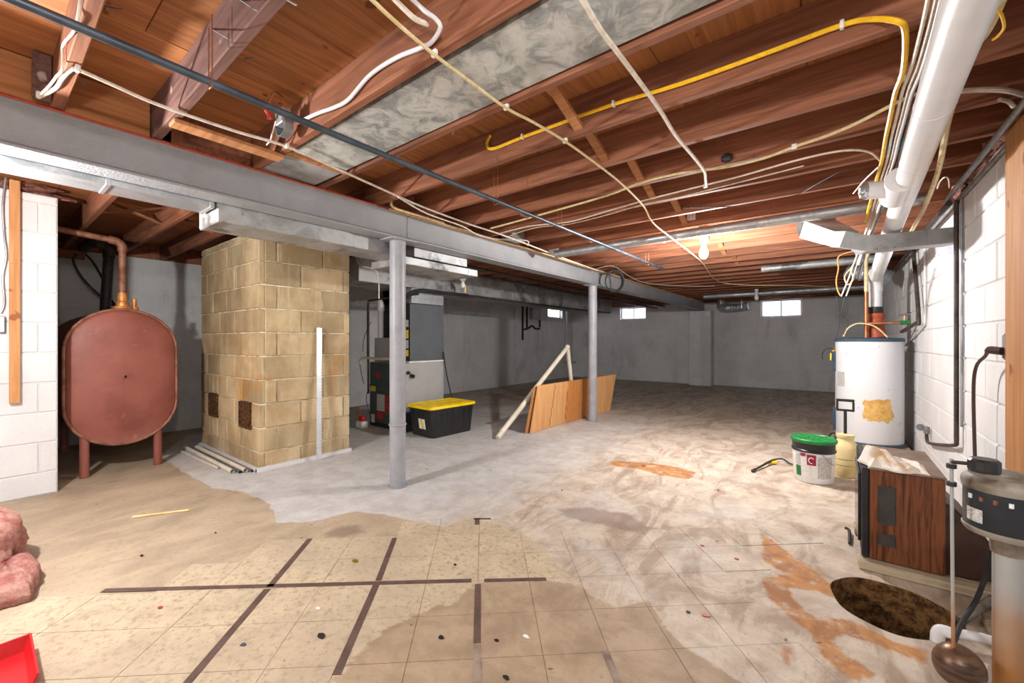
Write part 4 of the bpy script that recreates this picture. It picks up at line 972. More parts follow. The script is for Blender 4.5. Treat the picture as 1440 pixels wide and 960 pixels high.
runz([(515, -8), (560, 34), (611, 77), (660, 114), (712, 152), (750, 172), (795, 199), (845, 235), (878, 262), (905, 290), (918, 313, 2.06), (945, 335, 2.035), (975, 358, 2.035), (990, 372, 2.06), (1003, 391, 2.10), (1020, 398, 2.11), (1060, 401, 2.02), (1120, 401, 2.02), (1180, 404, 2.02)], .0062, 'cream_cable', 'cream yellow cable crossing under the joists past the galvanized sheet', zk-.017)
runz([(815, -8), (845, 42), (875, 82), (925, 150), (950, 190), (975, 220), (990, 240), (992, 252), (993, 261)], .0085, 'white_cable', 'straight white cable crossing four joists to a single clip', zk-.018)
bun = [PZ(*p) for p in ((1318, -10, 2.118), (1306, 40, 2.118), (1291, 92, 2.118), (1278, 125, 2.116), (1269, 160, 2.114), (1261, 190, 2.112), (1253, 225, 2.112), (1244, 252, 2.105), (1239, 270, 2.085), (1234, 286, 2.04), (1227, 310, 2.03))]+[PY(1214, 345, 4.42), PY(1205, 372, 4.62), PY(1199, 392, 4.75), PY(1190, 416, 4.85)]
YJ5 = JY[8]-.034
def runy(pts, y, r, mat, label, **k): return cable('cable', [PY(a, b, y) for a, b in pts], r, mat, label, **k)
cable('cable', [PY(690, 190, YJ5), PY(685, 203, YJ5), PY(694, 209, YJ5), PY(735, 193, YJ5), PY(790, 173, YJ5), PY(862, 147, YJ5), PY(960, 117, YJ5), PY(1085, 72, YJ5), PY(1182, 36, YJ5), PY(1225, 27, YJ5), PZ(1262, 30, ZJ-.012), PZ(1273, 45, ZJ-.02)]+[(p[0]-.038, p[1], p[2]) for p in bun[2:11]], .009, 'yellow_cable', 'bright yellow cable running along a joist then turning beside the white pipe')
for px, py in ((735, 192), (863, 146), (1184, 35)):
    g = PY(px, py, YJ5); tag(obj('cable_staple', MB().cbox(g[0]-.006, g[0]+.006, g[1]-.012, YJ5+.01, g[2]-.014, g[2]+.014, .003), M['staple']), 'white clip holding the bright yellow cable to the joist side', 'staple', 'clips on the yellow cable')
staples([(54, 135), (109, 98), (403, 206), (611, 77), (712, 152), (795, 199), (1268, 113), (992, 262), (611, 77)][:8])
for k, (dx, dz_) in enumerate(((0, 0), (.016, .003), (-.017, 0), (.0075, -.024), (.0285, -.019))):
    cable('cable', [(p[0]+dx*(1+.35*max(0, i-11)), p[1]+dz_*1.25*min(1, max(0, (i-9)/2)), p[2]+dz_*(1-.75*min(1, max(0, (i-9)/2)))) for i, p in enumerate(bun[:len(bun)-(0, 1, 0, 2, 1)[k]])], .006, ['white_cable', 'conduit', 'white_cable', 'pvc', 'conduit'][k], ['off-white cable in the middle of the bundle beside the white drain pipe', 'grey cable in the middle of the bundle beside the white drain pipe', 'off-white cable next to the yellow cable in the hanging bundle', 'bright white cable in the bundle beside the white drain pipe', 'grey cable closest to the white drain pipe in the bundle'][k], 'bundled cables by the drain pipe')
runz([(1412, -8), (1390, 40), (1368, 72), (1345, 130), (1332, 175), (1322, 230, 2.08), (1312, 262, 2.03), (1298, 296, 2.02), (1287, 316, 2.01), (1279, 330, 2.0)], .0125, 'cream_cable', 'thick cream cable hanging right of the white drain pipe', ZJ-.03)
runz([(1350, 128, ZJ+.02), (1385, 126, ZJ-.01), (1420, 128), (1450, 138)], .010, 'white_cable', 'thick white cable curving toward the wooden post on the right')
runz([(1405, 140, ZJ-.012), (1418, 143, ZJ-.014), (1426, 150, ZJ-.03)], .008, 'white_cable', 'short white cable end curving down at the wooden post')
YJ9 = JY[10]+.03
runz([(690, 321), (720, 313), (770, 299), (850, 276), (905, 256), (960, 243), (1020, 235), (1075, 222), (1118, 206), (1165, 190), (1205, 173), (1240, 155), (1270, 140), (1300, 128)], .0075, 'cream_cable', 'cream cable running slantwise along a joist toward the cable bundle')
staples([(1117, 207)])
runz([(704, 328), (722, 323), (750, 317), (800, 312), (850, 298), (905, 282), (960, 268), (1040, 248), (1110, 228), (1165, 215), (1200, 211), (1225, 215), (1240, 228)], .0055, 'white_cable', 'thin white cable curving along the joists into the cable bundle')
runz([(716, 332), (735, 325), (760, 319), (800, 315), (850, 303), (910, 286), (960, 276), (1060, 251), (1130, 233)], .004, 'white_cable', 'thin white cable strand branching over the middle of the beam', ZJ-.006)
runz([(960, 292), (1030, 290), (1080, 282), (1120, 274), (1150, 258), (1180, 242), (1205, 232)], .003, 'black_cable', 'thin black wire trailing between joists toward the cable bundle')
runz([(838, 378), (862, 374), (885, 388), (910, 398), (960, 402), (1005, 402)], .006, 'white_cable', 'white cable draped from the beam past the black coil')
# cables lying on top edge of the beam
bx_ = BX+BH+.004
def onbeam(pts, r, mat, label, dz=0, x=bx_, name='cable'): return cable(name, [(x+d, y, BZ1+dz) for y, d in pts], r, mat, label)
onbeam([(YB+.05, .01), (0, .008), (.4, .006), (.8, .009), (1.3, .006), (1.8, .01), (2.6, .004), (3.6, .012), (4.6, .006), (5.2, .01)], .005, 'red_cable', 'red cable lying along the top edge of the near beam', -.008)
onbeam([(1.9, .026), (2.2, .03), (2.8, .026), (3.5, .034), (4.2, .028), (5.5, .026), (7, .014), (9, .02), (YF-.4, .016)], .009, 'orange_cable', 'tan cable lying along the top edge of the far beam', -.013)
onbeam([(2.3, .052), (3.1, .047), (3.9, .06), (4.8, .05), (6.2, .05)], .008, 'cream_cable', 'cream cable lying loosely along the middle of the beam', -.012)
cable('cable', [PX(550, 257, -2.575), PX(548, 268, -2.575), PX(550, 281, -2.575), PX(554, 292, -2.575), (bx_+.075, 2.1, BZ1-.014), (bx_+.075, 2.4, BZ1-.014)], .010, 'cream_cable', 'cream cable curling up from the beam between two joists')
# thick white cable by the ceiling box, upper left
YJ3 = JY[6]-.036
cable('cable', [PY(570, -10, YJ3-.09), PY(596, 14, YJ3-.07), PY(613, 27, YJ3-.05), PY(619, 40, YJ3-.03), PY(606, 60, YJ3-.005), PY(590, 68, YJ3), PY(556, 82, YJ3), PY(520, 106, YJ3), PY(490, 140, YJ3), PY(470, 151, YJ3), PY(445, 160, YJ3), PY(418, 173, YJ3)], .0078, 'pvc', 'thick white cable bending along the joist into the ceiling box')
cable('cable', [PY(548, -8, YJ3-.12), PY(570, 14, YJ3-.1), PY(585, 27, YJ3-.07), PY(602, 34, YJ3-.03)], .009, 'white_cable', 'second off-white cable ending beside the thick white cable')
g = PY(400, 178, YJ3-.05)
jb = thing('ceiling_box', (g[0], g[1], g[2]), 'open round ceiling junction box with loose wires on the joist', 'junction box')
m = MB(); m.M = Matrix.Translation(g) @ Matrix.Rotation(math.radians(90), 4, 'X')
m.lathe([(.002, -.022), (.05, -.02), (.052, -.01), (.052, .02), (.048, .02), (.046, -.01), (.002, -.012)], (0, 0, 0), 18, False); obj('box_body', m, M['conduit'], jb, smooth=True)
obj('bracket', MB().cbox(g[0]-.03, g[0]+.045, g[1]-.03, g[1]+.012, g[2]+.0, g[2]+.07, .004), M['galv'], jb)
obj('wire_nut', MB().tube([(g[0]-.02, g[1]-.05, g[2]+.02), (g[0]-.03, g[1]-.07, g[2]+.06)], [.007, .010], 8), M['red_print'], jb)
obj('loose_wire', MB().tube(smoothpts([(g[0]+.02, g[1]-.02, g[2]+.03), (g[0]+.04, g[1]-.02, g[2]+.10), (g[0], g[1]-.04, g[2]+.145), (g[0]-.05, g[1]-.05, g[2]+.10), (g[0]-.055, g[1]-.05, g[2]+.03)]), .004, 6), M['copper'], jb, smooth=True)
obj('loose_wire', MB().tube(smoothpts([(g[0]-.02, g[1]-.03, g[2]+.02), (g[0]-.08, g[1]-.02, g[2]-.01), (g[0]-.13, g[1]-.01, g[2]-.03), (g[0]-.2, g[1], g[2]-.03)]), .004, 6), M['white_cable'], jb, smooth=True)
# black coil hung on the beam
cl = thing('cable_coil', (bx_+.2, 5.4, 1.85), 'coil of black cable hung on the far part of the beam', 'cable')
cx_c = bx_+.20; g = PX(863, 393, cx_c); cy_, cz_ = g[1], min(g[2], 1.985)
for k in range(4):
    R_ = .135+.006*k; pts = [(cx_c-FW[0]*.018*k+RT[0]*R_*.85*math.cos(q), cy_-FW[1]*.018*k+RT[1]*R_*.85*math.cos(q), cz_+R_*math.sin(q)) for q in [2*math.pi*i/36 for i in range(36)]]
    obj('loop', MB().tube(pts, .0085, 6, closed=True), M['black_cable'], cl, smooth=True)
obj('tie', MB().tube(smoothpts([(BX+BH-.004, cy_-.03, 2.11), (bx_+.08, cy_-.03, 2.10), (cx_c, cy_-.02, cz_+.125), (cx_c-FW[0]*.06, cy_-FW[1]*.06, cz_+.13)]), .006, 6), M['black_cable'], cl)
# small galvanised register boots above the beam
for k, (px, py) in enumerate(((735, 338), (778, 358))):
    g = PZ(px, py, 2.17)
    jn = max(y for y in JY if y < g[1])+.026; y0_ = min(max(g[1]-.11, jn), jn+.354-.22); x0_ = max(g[0]-.10, -2.69)
    tag(obj('register_boot', MB().cbox(x0_, x0_+.13, y0_, y0_+.22, 2.151, 2.25, .004), M['galv']), ['small galvanized boot between joists above the middle of the beam', 'small galvanized boot where the round branch duct meets the beam'][k], 'duct')
# branch ducts along joists
def branch(pts, r, label, mat='galv', ridges=0):
    t_ = thing('branch_duct', pts[0], label, 'duct'); obj('duct_pipe', MB().tube(smoothpts(pts, 4), r, 16), M[mat], t_, smooth=True)
    for k in range(ridges):
        f_ = (k+1)/(ridges+1); a = Vector(pts[0]).lerp(Vector(pts[-1]), f_); d = (Vector(pts[-1])-Vector(pts[0])).normalized()*.012
        obj('seam_band', MB().tube([a-d, a+d], r+.004, 16), M[mat], t_, smooth=True)
    return t_
zb = 2.095
yb = PZ(985, 326, zb)[1]
branch([(-2.40, yb+.03, zb), (-1, yb, zb), (.5, yb, zb)], .042, 'shiny round branch duct crossing under the joists above the lit bulb', 'galv', 4)
yb2 = PZ(1090, 411, zb)[1]
branch([(-2.2, yb2, zb), (.0, yb2, zb), (.5, yb2, zb)], .05, 'far pale branch duct crossing under the joists near the end window', 'galv', 2)
yb3 = PZ(1130, 373, zb)[1]
branch([(-.75, yb3, zb), (.5, yb3, zb)], .045, 'short dull branch duct crossing between the middle joists', 'galv_dirty', 1)
# flexible foil duct on the far wall
fd = thing('foil_duct', (-2.2, YF-.3, 1.95), 'crinkled foil flexible duct at the top of the far wall', 'duct')
pts = []; rr_ = []
A0 = PY(1014, 412, YF-.55); A1 = PY(1016, 428, YF-.5); A2 = PY(1052, 425, YF-.25)
path = smoothpts([(A0[0], A0[1], 2.03), (A0[0], A0[1], 2.0), (A1[0]+.06, A1[1]+.03, 1.96), (A2[0]-.2, A2[1], 1.97), (A2[0], A2[1], 2.0)], 10)
for i, p in enumerate(path): pts.append(p); rr_.append(.085 if i % 2 else .102)
obj('foil_tube', MB().tube(pts, rr_, 16), M['galv'], fd, smooth=False)
obj('collar', MB().lathe([(.09, 2.03), (.09, 2.1495)], (A0[0], A0[1], 0), 16), M['galv'], fd, smooth=True)
obj('hanger_strap', MB().box(A2[0]-.14, A2[0]-.11, A2[1]-.11, A2[1]-.105, 1.93, 2.1495), M['galv'], fd)
tag(obj('junction_box', MB().cbox(-2.58, -2.48, YF-.38, YF-.345, 1.78, 1.88, .004), M['white_plastic']), 'small white junction cover at the top of the far pier', 'junction box')
# lit bulb fixture and others
def fixture(c, label, lit, mat_cup='ceramic'):
    t_ = thing('lampholder', (c[0], c[1], c[2]-.12), label, 'lamp')
    obj('ceiling_box', MB().lathe([(.03 if c[2] < 1.9 else .052, c[2]+.14), (.03 if c[2] < 1.9 else .052, ZJ-.001)], (c[0], c[1], 0), 12), M['dark_metal'], t_, smooth=True)
    obj('cup', MB().lathe([(.02, c[2]+.05), (.03, c[2]+.08), (.034, c[2]+.10), (.034, c[2]+.139)], (c[0], c[1], 0), 18), M[mat_cup], t_, smooth=True)
    z0 = c[2]
    obj('bulb', MB().lathe([(.004, z0-.075), (.022, z0-.068), (.036, z0-.045), (.04, z0-.02), (.033, z0+.01), (.018, z0+.05)], (c[0], c[1], 0), 18), M['bulb_on' if lit else 'bulb_off'], t_, smooth=True)
    return t_
fx_ = fixture(BULB1, 'lit bare bulb in porcelain holder under the shiny branch duct', True)
g = BULB1
for k in range(4): obj('loose_wire', MB().tube(smoothpts([(g[0]+.03*math.cos(k*1.7), g[1]+.03*math.sin(k*1.7), g[2]+.15), (g[0]+.12*math.cos(k*1.7), g[1]+.12*math.sin(k*1.7), g[2]+.152)]), .004, 5), M['black_cable'], fx_)
g = PZ(1064, 413, 2.05); fixture((g[0], g[1], 2.0), 'unlit white bulb holder under the far joists near the end window', False)
tag(obj('wire_tag', MB().cbox(*(lambda q: (q[0]-.035, q[0]+.035, q[1]-.004, q[1]+.004, q[2]-.035, q[2]+.03))(PY(972, 304, JY[13]-.025)), .002), M['paper']), 'small white tag stapled to a joist side near the lit bulb', 'tag')
# black knot stub, wasp nest like knob on a joist
g = PZ(997, 182, ZJ+.02); tag(obj('mud_nest', blob((g[0], JY[10]-.03, ZJ+.03), (.03, .015, .025), 5, 12, 8, .2), M['dark_metal'], smooth=True), 'small dark lump stuck on a joist edge', 'nest')

# ------------------------------------------------------------------ white drain pipe along the right wall to the heater
HX, HY, HR = .30, 5.92, .285
pv = thing('drain_pipe', (.3, 3, 1.8), 'large white plastic pipe running under the joists down to the water heater', 'pipe')
P1 = PZ(1364, 0, 2.0); P2 = PZ(1268, 284, 2.0); zr = 2.0
vert = (PY(1231, 400, HY)[0], HY)
zt_ = PY(1238, 394, HY)[2]
obj('main_pipe', MB().tube([(P1[0]-.03, YB+.1, zr+.02), P1, P2], .057, 24), M['pvc'], pv, smooth=True)
obj('sloped_pipe', MB().tube([P2, (vert[0], vert[1]-.05, zt_+.03), (vert[0], vert[1], zt_-.03)], .055, 24), M['pvc'], pv, smooth=True)
obj('elbow', MB().tube(smoothpts([(vert[0]-.003, vert[1]-.16, zt_+.065), (vert[0], vert[1]-.05, zt_+.03), (vert[0], vert[1], zt_-.04), (vert[0], vert[1], zt_-.12)], 5), .062, 24), M['pvc'], pv, smooth=True)
zb_ = PY(1233, 436, HY)[2]
obj('vertical_pipe', MB().tube([(vert[0], vert[1], zt_-.02), (vert[0], vert[1], zb_)], .055, 24), M['pvc'], pv, smooth=True)
for f_ in (.30, .62): 
    a = Vector(P1).lerp(Vector(P2), f_); obj('pipe_joint', MB().tube([a, a+Vector((0, .004, 0))], .0585, 24), M['pvc'], pv, smooth=True)
tp = PZ(1262, 265, zr); d0 = Vector((tp[0], tp[1]-.17, zr)); d1 = Vector((tp[0], tp[1]+.17, zr))
obj('tee', MB().tube([d0, d1], .066, 24), M['pvc'], pv, smooth=True)
sb = obj('tee_stub', MB().tube([(tp[0], tp[1], zr), (tp[0]-.13, tp[1]-.02, zr+.01)], .048, 20), M['pvc'], pv, smooth=True)
obj('rag_plug', blob((tp[0]-.14, tp[1]-.02, zr+.01), (.03, .045, .045), 6, 12, 8, .3), M['galv'], sb, smooth=True)
# ------------------------------------------------------------------ rectangular duct crossing to the right wall
dz0, dz1 = 1.80, 1.90
rd = thing('wall_duct', (.3, 3.95, dz0), 'galvanized flat duct bending from the right wall up to the joists', 'duct')
yc = PX(1343, 325, XR)[1]-.02
def rduct(p, q, wy, hz, name, rz=0):
    m = MB(); p = Vector(p); q = Vector(q); d = (q-p).normalized(); a = d.cross(Vector((0, 0, 1))).normalized(); b = a.cross(d)
    vs = []
    for e, (w0, h0) in ((p, (wy, hz)), (q, (wy, hz))):
        for sx_, sz_ in ((-1, -1), (1, -1), (1, 1), (-1, 1)): vs.append(e+a*sx_*w0/2+b*sz_*h0/2)
    m.add(vs, [(0, 3, 2, 1), (4, 5, 6, 7), (0, 1, 5, 4), (1, 2, 6, 5), (2, 3, 7, 6), (3, 0, 4, 7)]); return obj(name, m, M['galv'], rd)
k0 = (XR-.003, 4.14, 1.87); k1 = PZ(1212, 345, 1.83); k2 = PZ(1193, 338, 1.86); k3 = PZ(1150, 322, 2.03)
def sect(c, d, wd, ht):
    d = Vector(d).normalized(); a_ = d.cross(Vector((0, 0, 1))).normalized(); b_ = a_.cross(d); c = Vector(c)
    return [c+a_*sx_*wd/2+b_*sz_*ht/2 for sx_, sz_ in ((-1, -1), (1, -1), (1, 1), (-1, 1))]
def rloft(name, secs, mat):
    vs = [p for q_ in secs for p in q_]; n_ = len(secs); fs = [(i*4+k, i*4+(k+1) % 4, (i+1)*4+(k+1) % 4, (i+1)*4+k) for i in range(n_-1) for k in range(4)]+[(3, 2, 1, 0), tuple((n_-1)*4+k for k in range(4))]
    return obj(name, MB().add(vs, fs), M[mat], rd)
da = Vector(k1)-Vector(k0); db = Vector(k3)-Vector(k2)
rloft('straight_run', [sect(k0, da, .15, .105), sect(k1, da, .15, .105)], 'galv_dirty')
rloft('angle_boot', [sect(Vector(k1)-da.normalized()*.02, da, .158, .112), sect(k1, da+db*.4, .158, .112), sect(k2, da*.4+db, .158, .112), sect(Vector(k2)+db*.12, db, .158, .112)], 'galv_boot')
rloft('square_boot', [sect(Vector(k2)+db*.12, db, .15, .105), sect(Vector(k2)+db*.55, db, .2, .12), sect(Vector(k3), db, .24, .13), sect(Vector(k3)+Vector((-.02, -.03, .07)), db, .24, .12)], 'galv_boot')
# wall pipes on the right wall
cable('wall_pipe', [(XR-.03, PX(1345, 300, XR-.03)[1], 2.06), PX(1345, 618, XR-.03)], .0125, 'iron', 'dark iron pipe running down the white right wall', None, 'pipe', 10)
hb = thing('hose_bib', PX(1300, 602, XR-.04), 'small hose tap on a bent pipe low on the white right wall', 'tap')
e0 = PX(1345, 612, XR-.03); e1 = PX(1341, 626, XR-.03); e2 = PX(1312, 624, XR-.03); e3 = PX(1304, 620, XR-.03); e4 = PX(1303, 606, XR-.03)
obj('bent_pipe', MB().tube(smoothpts([e0, PX(1345, 620, XR-.03), e1, e2, e3, e4], 4), .012, 10), M['iron'], hb, smooth=True)
obj('valve_body', MB().tube([(e4[0], e4[1], e4[2]-.02), (e4[0], e4[1], e4[2]+.04)], .02, 10), M['conduit'], hb, smooth=True)
obj('handle', MB().tube([(e4[0]-.03, e4[1]+.05, e4[2]+.02), (e4[0]-.03, e4[1]+.06, e4[2]+.02)], .03, 10), M['conduit'], hb, smooth=True)
cable('conduit', [(XR-.012, PX(1345, 300, XR-.03)[1]-.032, 2.05), (XR-.012, PX(1345, 300, XR-.03)[1]-.032, .6)], .007, 'conduit', 'thin grey conduit beside the iron pipe on the right wall', None, 'conduit', 8)
p = PX(1297, 320, XR-.03); q = PX(1290, 450, XR-.03)
cable('wall_pipe', [(XR-.04, PX(1284, 350, XR-.04)[1], 2.06), PX(1292, 446, XR-.04), PX(1288, 454, XR-.05), (HX+.24, HY-.25, 1.24)], .016, 'iron', 'dark bent pipe from the joists to the heater valve', None, 'pipe', 10)
cable('conduit', [(XR-.012, PX(1303, 300, XR)[1], 2.06), PX(1301, 440, XR-.012), PX(1296, 462, XR-.012), PX(1272, 486, XR-.012)], .008, 'wall_white', 'thin white painted conduit bending down the wall behind the heater', None, 'conduit', 8)
cable('conduit', [PZ(1452, 130, 2.06), PZ(1400, 195, 2.07), PZ(1345, 264, 2.08), PZ(1330, 285, 2.09)], .014, 'conduit', 'straight grey conduit running along the top of the right wall', None, 'conduit', 10)
cable('wall_pipe', [(XR-.05, 7.2, 2.04), (XR-.06, 5.0, 2.05), (XR-.06, 3.9, 2.05)], .018, 'iron', 'dark pipe along the top of the right wall past the small window', None, 'pipe', 10)
# insulation and boards at the joist ends on the right wall
for k, (y, z) in enumerate(((3.3, 2.18), (3.72, 2.17), (4.12, 2.16))):
    tag(obj('insulation_tuft', blob((XR+.07, y, z), (.06, .12, .06), 20+k, amp=.5), M['pink_dark' if k != 1 else 'pink'], smooth=True), ['brown faced insulation tuft nearest the wooden post on the right wall', 'pink insulation tuft on the right wall sill', 'brown insulation tuft on the sill above the small right window'][k], 'insulation')
# blue box
g = PZ(1270, 176, ZJ+.03)
tag(obj('blue_box', MB().cbox(g[0]-.05, g[0]+.05, JY[11]-.075, JY[11]-.021, ZJ+.01, ZJ+.07, .004), M['blue_plastic']), 'blue plastic electrical box fixed to a joist behind the cable bundle', 'junction box')
cable('wire', [PZ(*p, 2.085) for p in ((1402, 14), (1408, 20), (1412, 38), (1404, 50), (1396, 56))], .004, 'yellow_cable', 'short yellow wire end curling near the thick cream cable')
cable('wire', [PZ(*p, 2.10) for p in ((1318, 265), (1322, 255), (1329, 249), (1334, 252), (1335, 264))], .004, 'white_cable', 'short bent white wire end over the right wall duct')
cable('wire', [PZ(*p, 2.10) for p in ((1200, 272), (1215, 254), (1235, 235))], .004, 'white_cable', 'thin white wire hanging off the cable bundle')
# dangling wires left of the heater
yw = 5.2
for k, (pts, mt, lb) in enumerate(((((1205, 352), (1180, 360), (1179, 378), (1176, 395), (1178, 408), (1182, 416)), 'orange_cable', 'crooked tan wire dangling left of the heater pipes'), (((1208, 350), (1200, 372), (1188, 388), (1192, 400), (1200, 392), (1196, 380)), 'cream_cable', 'looped cream wire dangling left of the heater pipes'), (((1176, 416), (1180, 450), (1175, 476)), 'black_cable', 'thin black wire hanging against the far wall beside the heater'), (((1188, 418), (1184, 440), (1192, 452), (1186, 470)), 'black_cable', 'second thin black wire curling beside the water heater'))):
    cable('wire', [PY(*p, yw) for p in pts], .006 if k < 2 else .005, mt, lb)
g = PY(1206, 410, 6.6); tag(obj('foil_elbow', MB().tube(smoothpts([(g[0]-.1, 6.6, 2.04), (g[0], 6.6, 1.99), (g[0]+.2, 6.62, 1.93), (g[0]+.3, 6.62, 1.88)], 8), [.085 if i % 2 else .10 for i in range(25)], 14), M['galv']), 'crinkled foil duct elbow behind the white pipe above the heater', 'duct')
# ------------------------------------------------------------------ water heater
wh = thing('water_heater', (HX, HY, .05), 'tall white water heater with rust stain standing on boards', 'water heater')
ZT = 1.175; ZB = .055
obj('jacket', MB().lathe([(HR-.01, ZB+.02), (HR, ZB+.04), (HR, ZT-.03)], (HX, HY, 0), 48), M['heater'], wh, smooth=True)
obj('base_ring', MB().lathe([(HR-.004, ZB), (HR+.006, ZB+.004), (HR+.006, ZB+.03), (HR-.002, ZB+.034)], (HX, HY, 0), 48), M['heater_cap'], wh, smooth=True)
obj('top_cap', MB().lathe([(HR+.004, ZT-.035), (HR+.006, ZT-.005), (HR-.01, ZT+.004), (.1, ZT+.01)], (HX, HY, 0), 48), M['heater_cap'], wh, smooth=True)
# angle on the jacket that faces the camera
fa = math.atan2(-HY, -HX)
def ang(px): # angle on the jacket seen at pixel column px
    best = None
    for i in range(-90, 91):
        q = fa+math.radians(i); x, y = HX+HR*math.cos(q), HY+HR*math.sin(q); D = x*FW[0]+y*FW[1]; u = 720+FPX*(x*RT[0]+y*RT[1])/D
        if best is None or abs(u-px) < best[0]: best = (abs(u-px), q)
    return best[1]
def zat(py, q): 
    x, y = HX+HR*math.cos(q), HY+HR*math.sin(q); D = x*FW[0]+y*FW[1]; return CH+(HOR-py)*D/FPX
def stain(pxs, pys, mat, name, seed, dr=.0015):
    r_ = random.Random(seed); q0, q1 = ang(pxs[0]), ang(pxs[1]); qc = (q0+q1)/2; zc0, zc1 = zat(pys[1], qc), zat(pys[0], qc); m = MB(); n = 40; vs = []; NR = 8; es = [1+r_.uniform(-.16, .12) for _ in range(n)]
    for j in range(1, NR+1):
        for k in range(n):
            t_ = 2*math.pi*k/n; e = es[k]*j/NR; cx_ = math.copysign(abs(math.cos(t_))**.6, math.cos(t_)); sz_ = math.copysign(abs(math.sin(t_))**.6, math.sin(t_))
            qq = qc+(q1-q0)/2*cx_*e; vs.append((HX+(HR+dr)*math.cos(qq), HY+(HR+dr)*math.sin(qq), (zc0+zc1)/2+(zc1-zc0)/2*sz_*e))
    m.add(vs, [(j*n+k, j*n+(k+1) % n, (j+1)*n+(k+1) % n, (j+1)*n+k) for j in range(NR-1) for k in range(n)]+[tuple(range(n))]); return obj(name, m, M[mat], wh, fixn=False)
def hpatch(x0, x1, y0, y1, mat, name, dr=.002):
    q0, q1 = ang(x0), ang(x1); m = MB(); m.patch((HX, HY), HR+dr, q0, q1, zat(y1, q0), zat(y0, q0), 8); return obj(name, m, M[mat], wh)
stain((1213, 1256), (561, 594), 'heater_rust', 'rust_stain', 4)
hpatch(1178, 1188, 522, 542, 'paper_grey', 'label_sticker')
q = ang(1175); dx, dy = math.cos(q), math.sin(q)
m = MB(); m.tube([(HX+(HR+.006)*dx, HY+(HR+.006)*dy, zat(604, q)), (HX+(HR+.006)*dx, HY+(HR+.006)*dy, zat(572, q))], .02, 4); obj('lower_element_cover', m, M['heater_cap'], wh)
m = MB(); m.tube([(HX+(HR+.006)*dx, HY+(HR+.006)*dy, zat(522, q)), (HX+(HR+.006)*dx, HY+(HR+.006)*dy, zat(496, q))], .022, 4); obj('upper_element_cover', m, M['heater_cap'], wh)
m = MB(); c0 = (HX+(HR+.03)*dx, HY+(HR+.03)*dy, zat(494, q)); m.tube([c0, (c0[0]+.03, c0[1], c0[2]+.01)], .016, 8); obj('relief_valve', m, M['brass'], wh, smooth=True)
obj('yellow_tag', MB().cbox(c0[0]-.02, c0[0]-.005, c0[1]-.02, c0[1]+.02, c0[2]-.10, c0[2]-.02, .002), M['yellow_print'], wh)
obj('control_cord', MB().tube(smoothpts([(c0[0], c0[1], c0[2]+.04), (c0[0]-.06, c0[1], c0[2]+.02), (c0[0]-.09, c0[1], c0[2]-.04), (c0[0]-.085, c0[1], c0[2]-.09)]), .006, 6), M['black_cable'], wh, smooth=True)
# pipes above the heater
zf = PY(1232, 474, HY)[2]
vf = thing('vent_coupling', (vert[0], vert[1], ZT), 'orange-brown rubber coupling joining the white pipe to the heater', 'coupling')
obj('elbow_body', MB().tube(smoothpts([(vert[0]+.02, vert[1]-.05, ZT+.004), (vert[0]+.015, vert[1]-.04, ZT+.06), (vert[0]+.005, vert[1]-.015, ZT+.12), (vert[0], vert[1], zb_-.06)], 5), .07, 20), M['terracotta'], vf, smooth=True)
obj('collar', MB().lathe([(.074, zb_-.09), (.079, zb_-.08), (.079, zb_-.04), (.065, zb_-.03)], (vert[0], vert[1], 0), 20), M['terracotta'], vf, smooth=True)
obj('rubber_sleeve', MB().lathe([(.063, zb_-.05), (.066, zb_-.04), (.066, zb_+.03), (.06, zb_+.035)], (vert[0], vert[1], 0), 20), M['black_plastic'], vf, smooth=True)
g0 = PY(1218, 476, HY-.12)
t_ = thing('supply_pipe', (g0[0], HY-.12, ZT), 'pale and copper water pipe rising from the heater to the joists', 'pipe')
zm = PY(1218, 410, HY-.12)[2]
obj('copper_length', MB().tube([(g0[0], HY-.12, ZT+.008), (g0[0], HY-.12, zm)], .017, 12), M['copper'], t_, smooth=True)
obj('plastic_length', MB().tube([(g0[0], HY-.12, zm), (g0[0], HY-.12, 2.02), (g0[0]+.03, HY-.18, 2.12)], .017, 12), M['cream_cable'], t_, smooth=True)
t_ = thing('valve_line', (g0[0], HY-.16, 1.3), 'copper water line with green shutoff valve over the heater', 'pipe')
zv = PY(1245, 454, HY-.2)[2]; v1 = PX(1286, 453, XR-.05)
obj('copper_line', MB().tube([(g0[0], HY-.15, zv), (PY(1270, 453, HY-.2)[0], HY-.2, zv)], .013, 10), M['copper'], t_, smooth=True)
g = PY(1272, 453, HY-.2)
obj('valve_body', MB().tube([(g[0]-.035, g[1], zv), (g[0]+.04, g[1], zv)], .022, 10), M['green_print'], t_, smooth=True)
obj('valve_stem', MB().tube([(g[0], g[1], zv), (g[0], g[1], zv+.08)], .007, 8), M['brass'], t_, smooth=True)
obj('hand_wheel', MB().tube([(g[0]-.04, g[1], zv+.08), (g[0]+.04, g[1], zv+.08)], .010, 8), M['conduit'], t_, smooth=True)
cable('wire', [PY(*p, HY-.2) for p in ((1186, 473), (1192, 462), (1205, 455), (1222, 456), (1235, 462), (1248, 474))], .008, 'cream_cable', 'cream flexible cable arching over the heater top')
# boards under the heater
for k, (x0, x1, y0, y1) in enumerate(((-.02, .62, 5.62, 5.74), (-.02, .62, 5.82, 5.96), (-.02, .62, 6.06, 6.2))):
    tag(obj('base_board', MB().cbox(x0, x1, y0, y1, .002, .052, .004), M['old_wood']), ['weathered wooden board under the front of the white water heater', 'weathered wooden board under the middle of the white water heater', 'weathered wooden board under the back of the white water heater'][k], 'board', 'boards under the water heater')

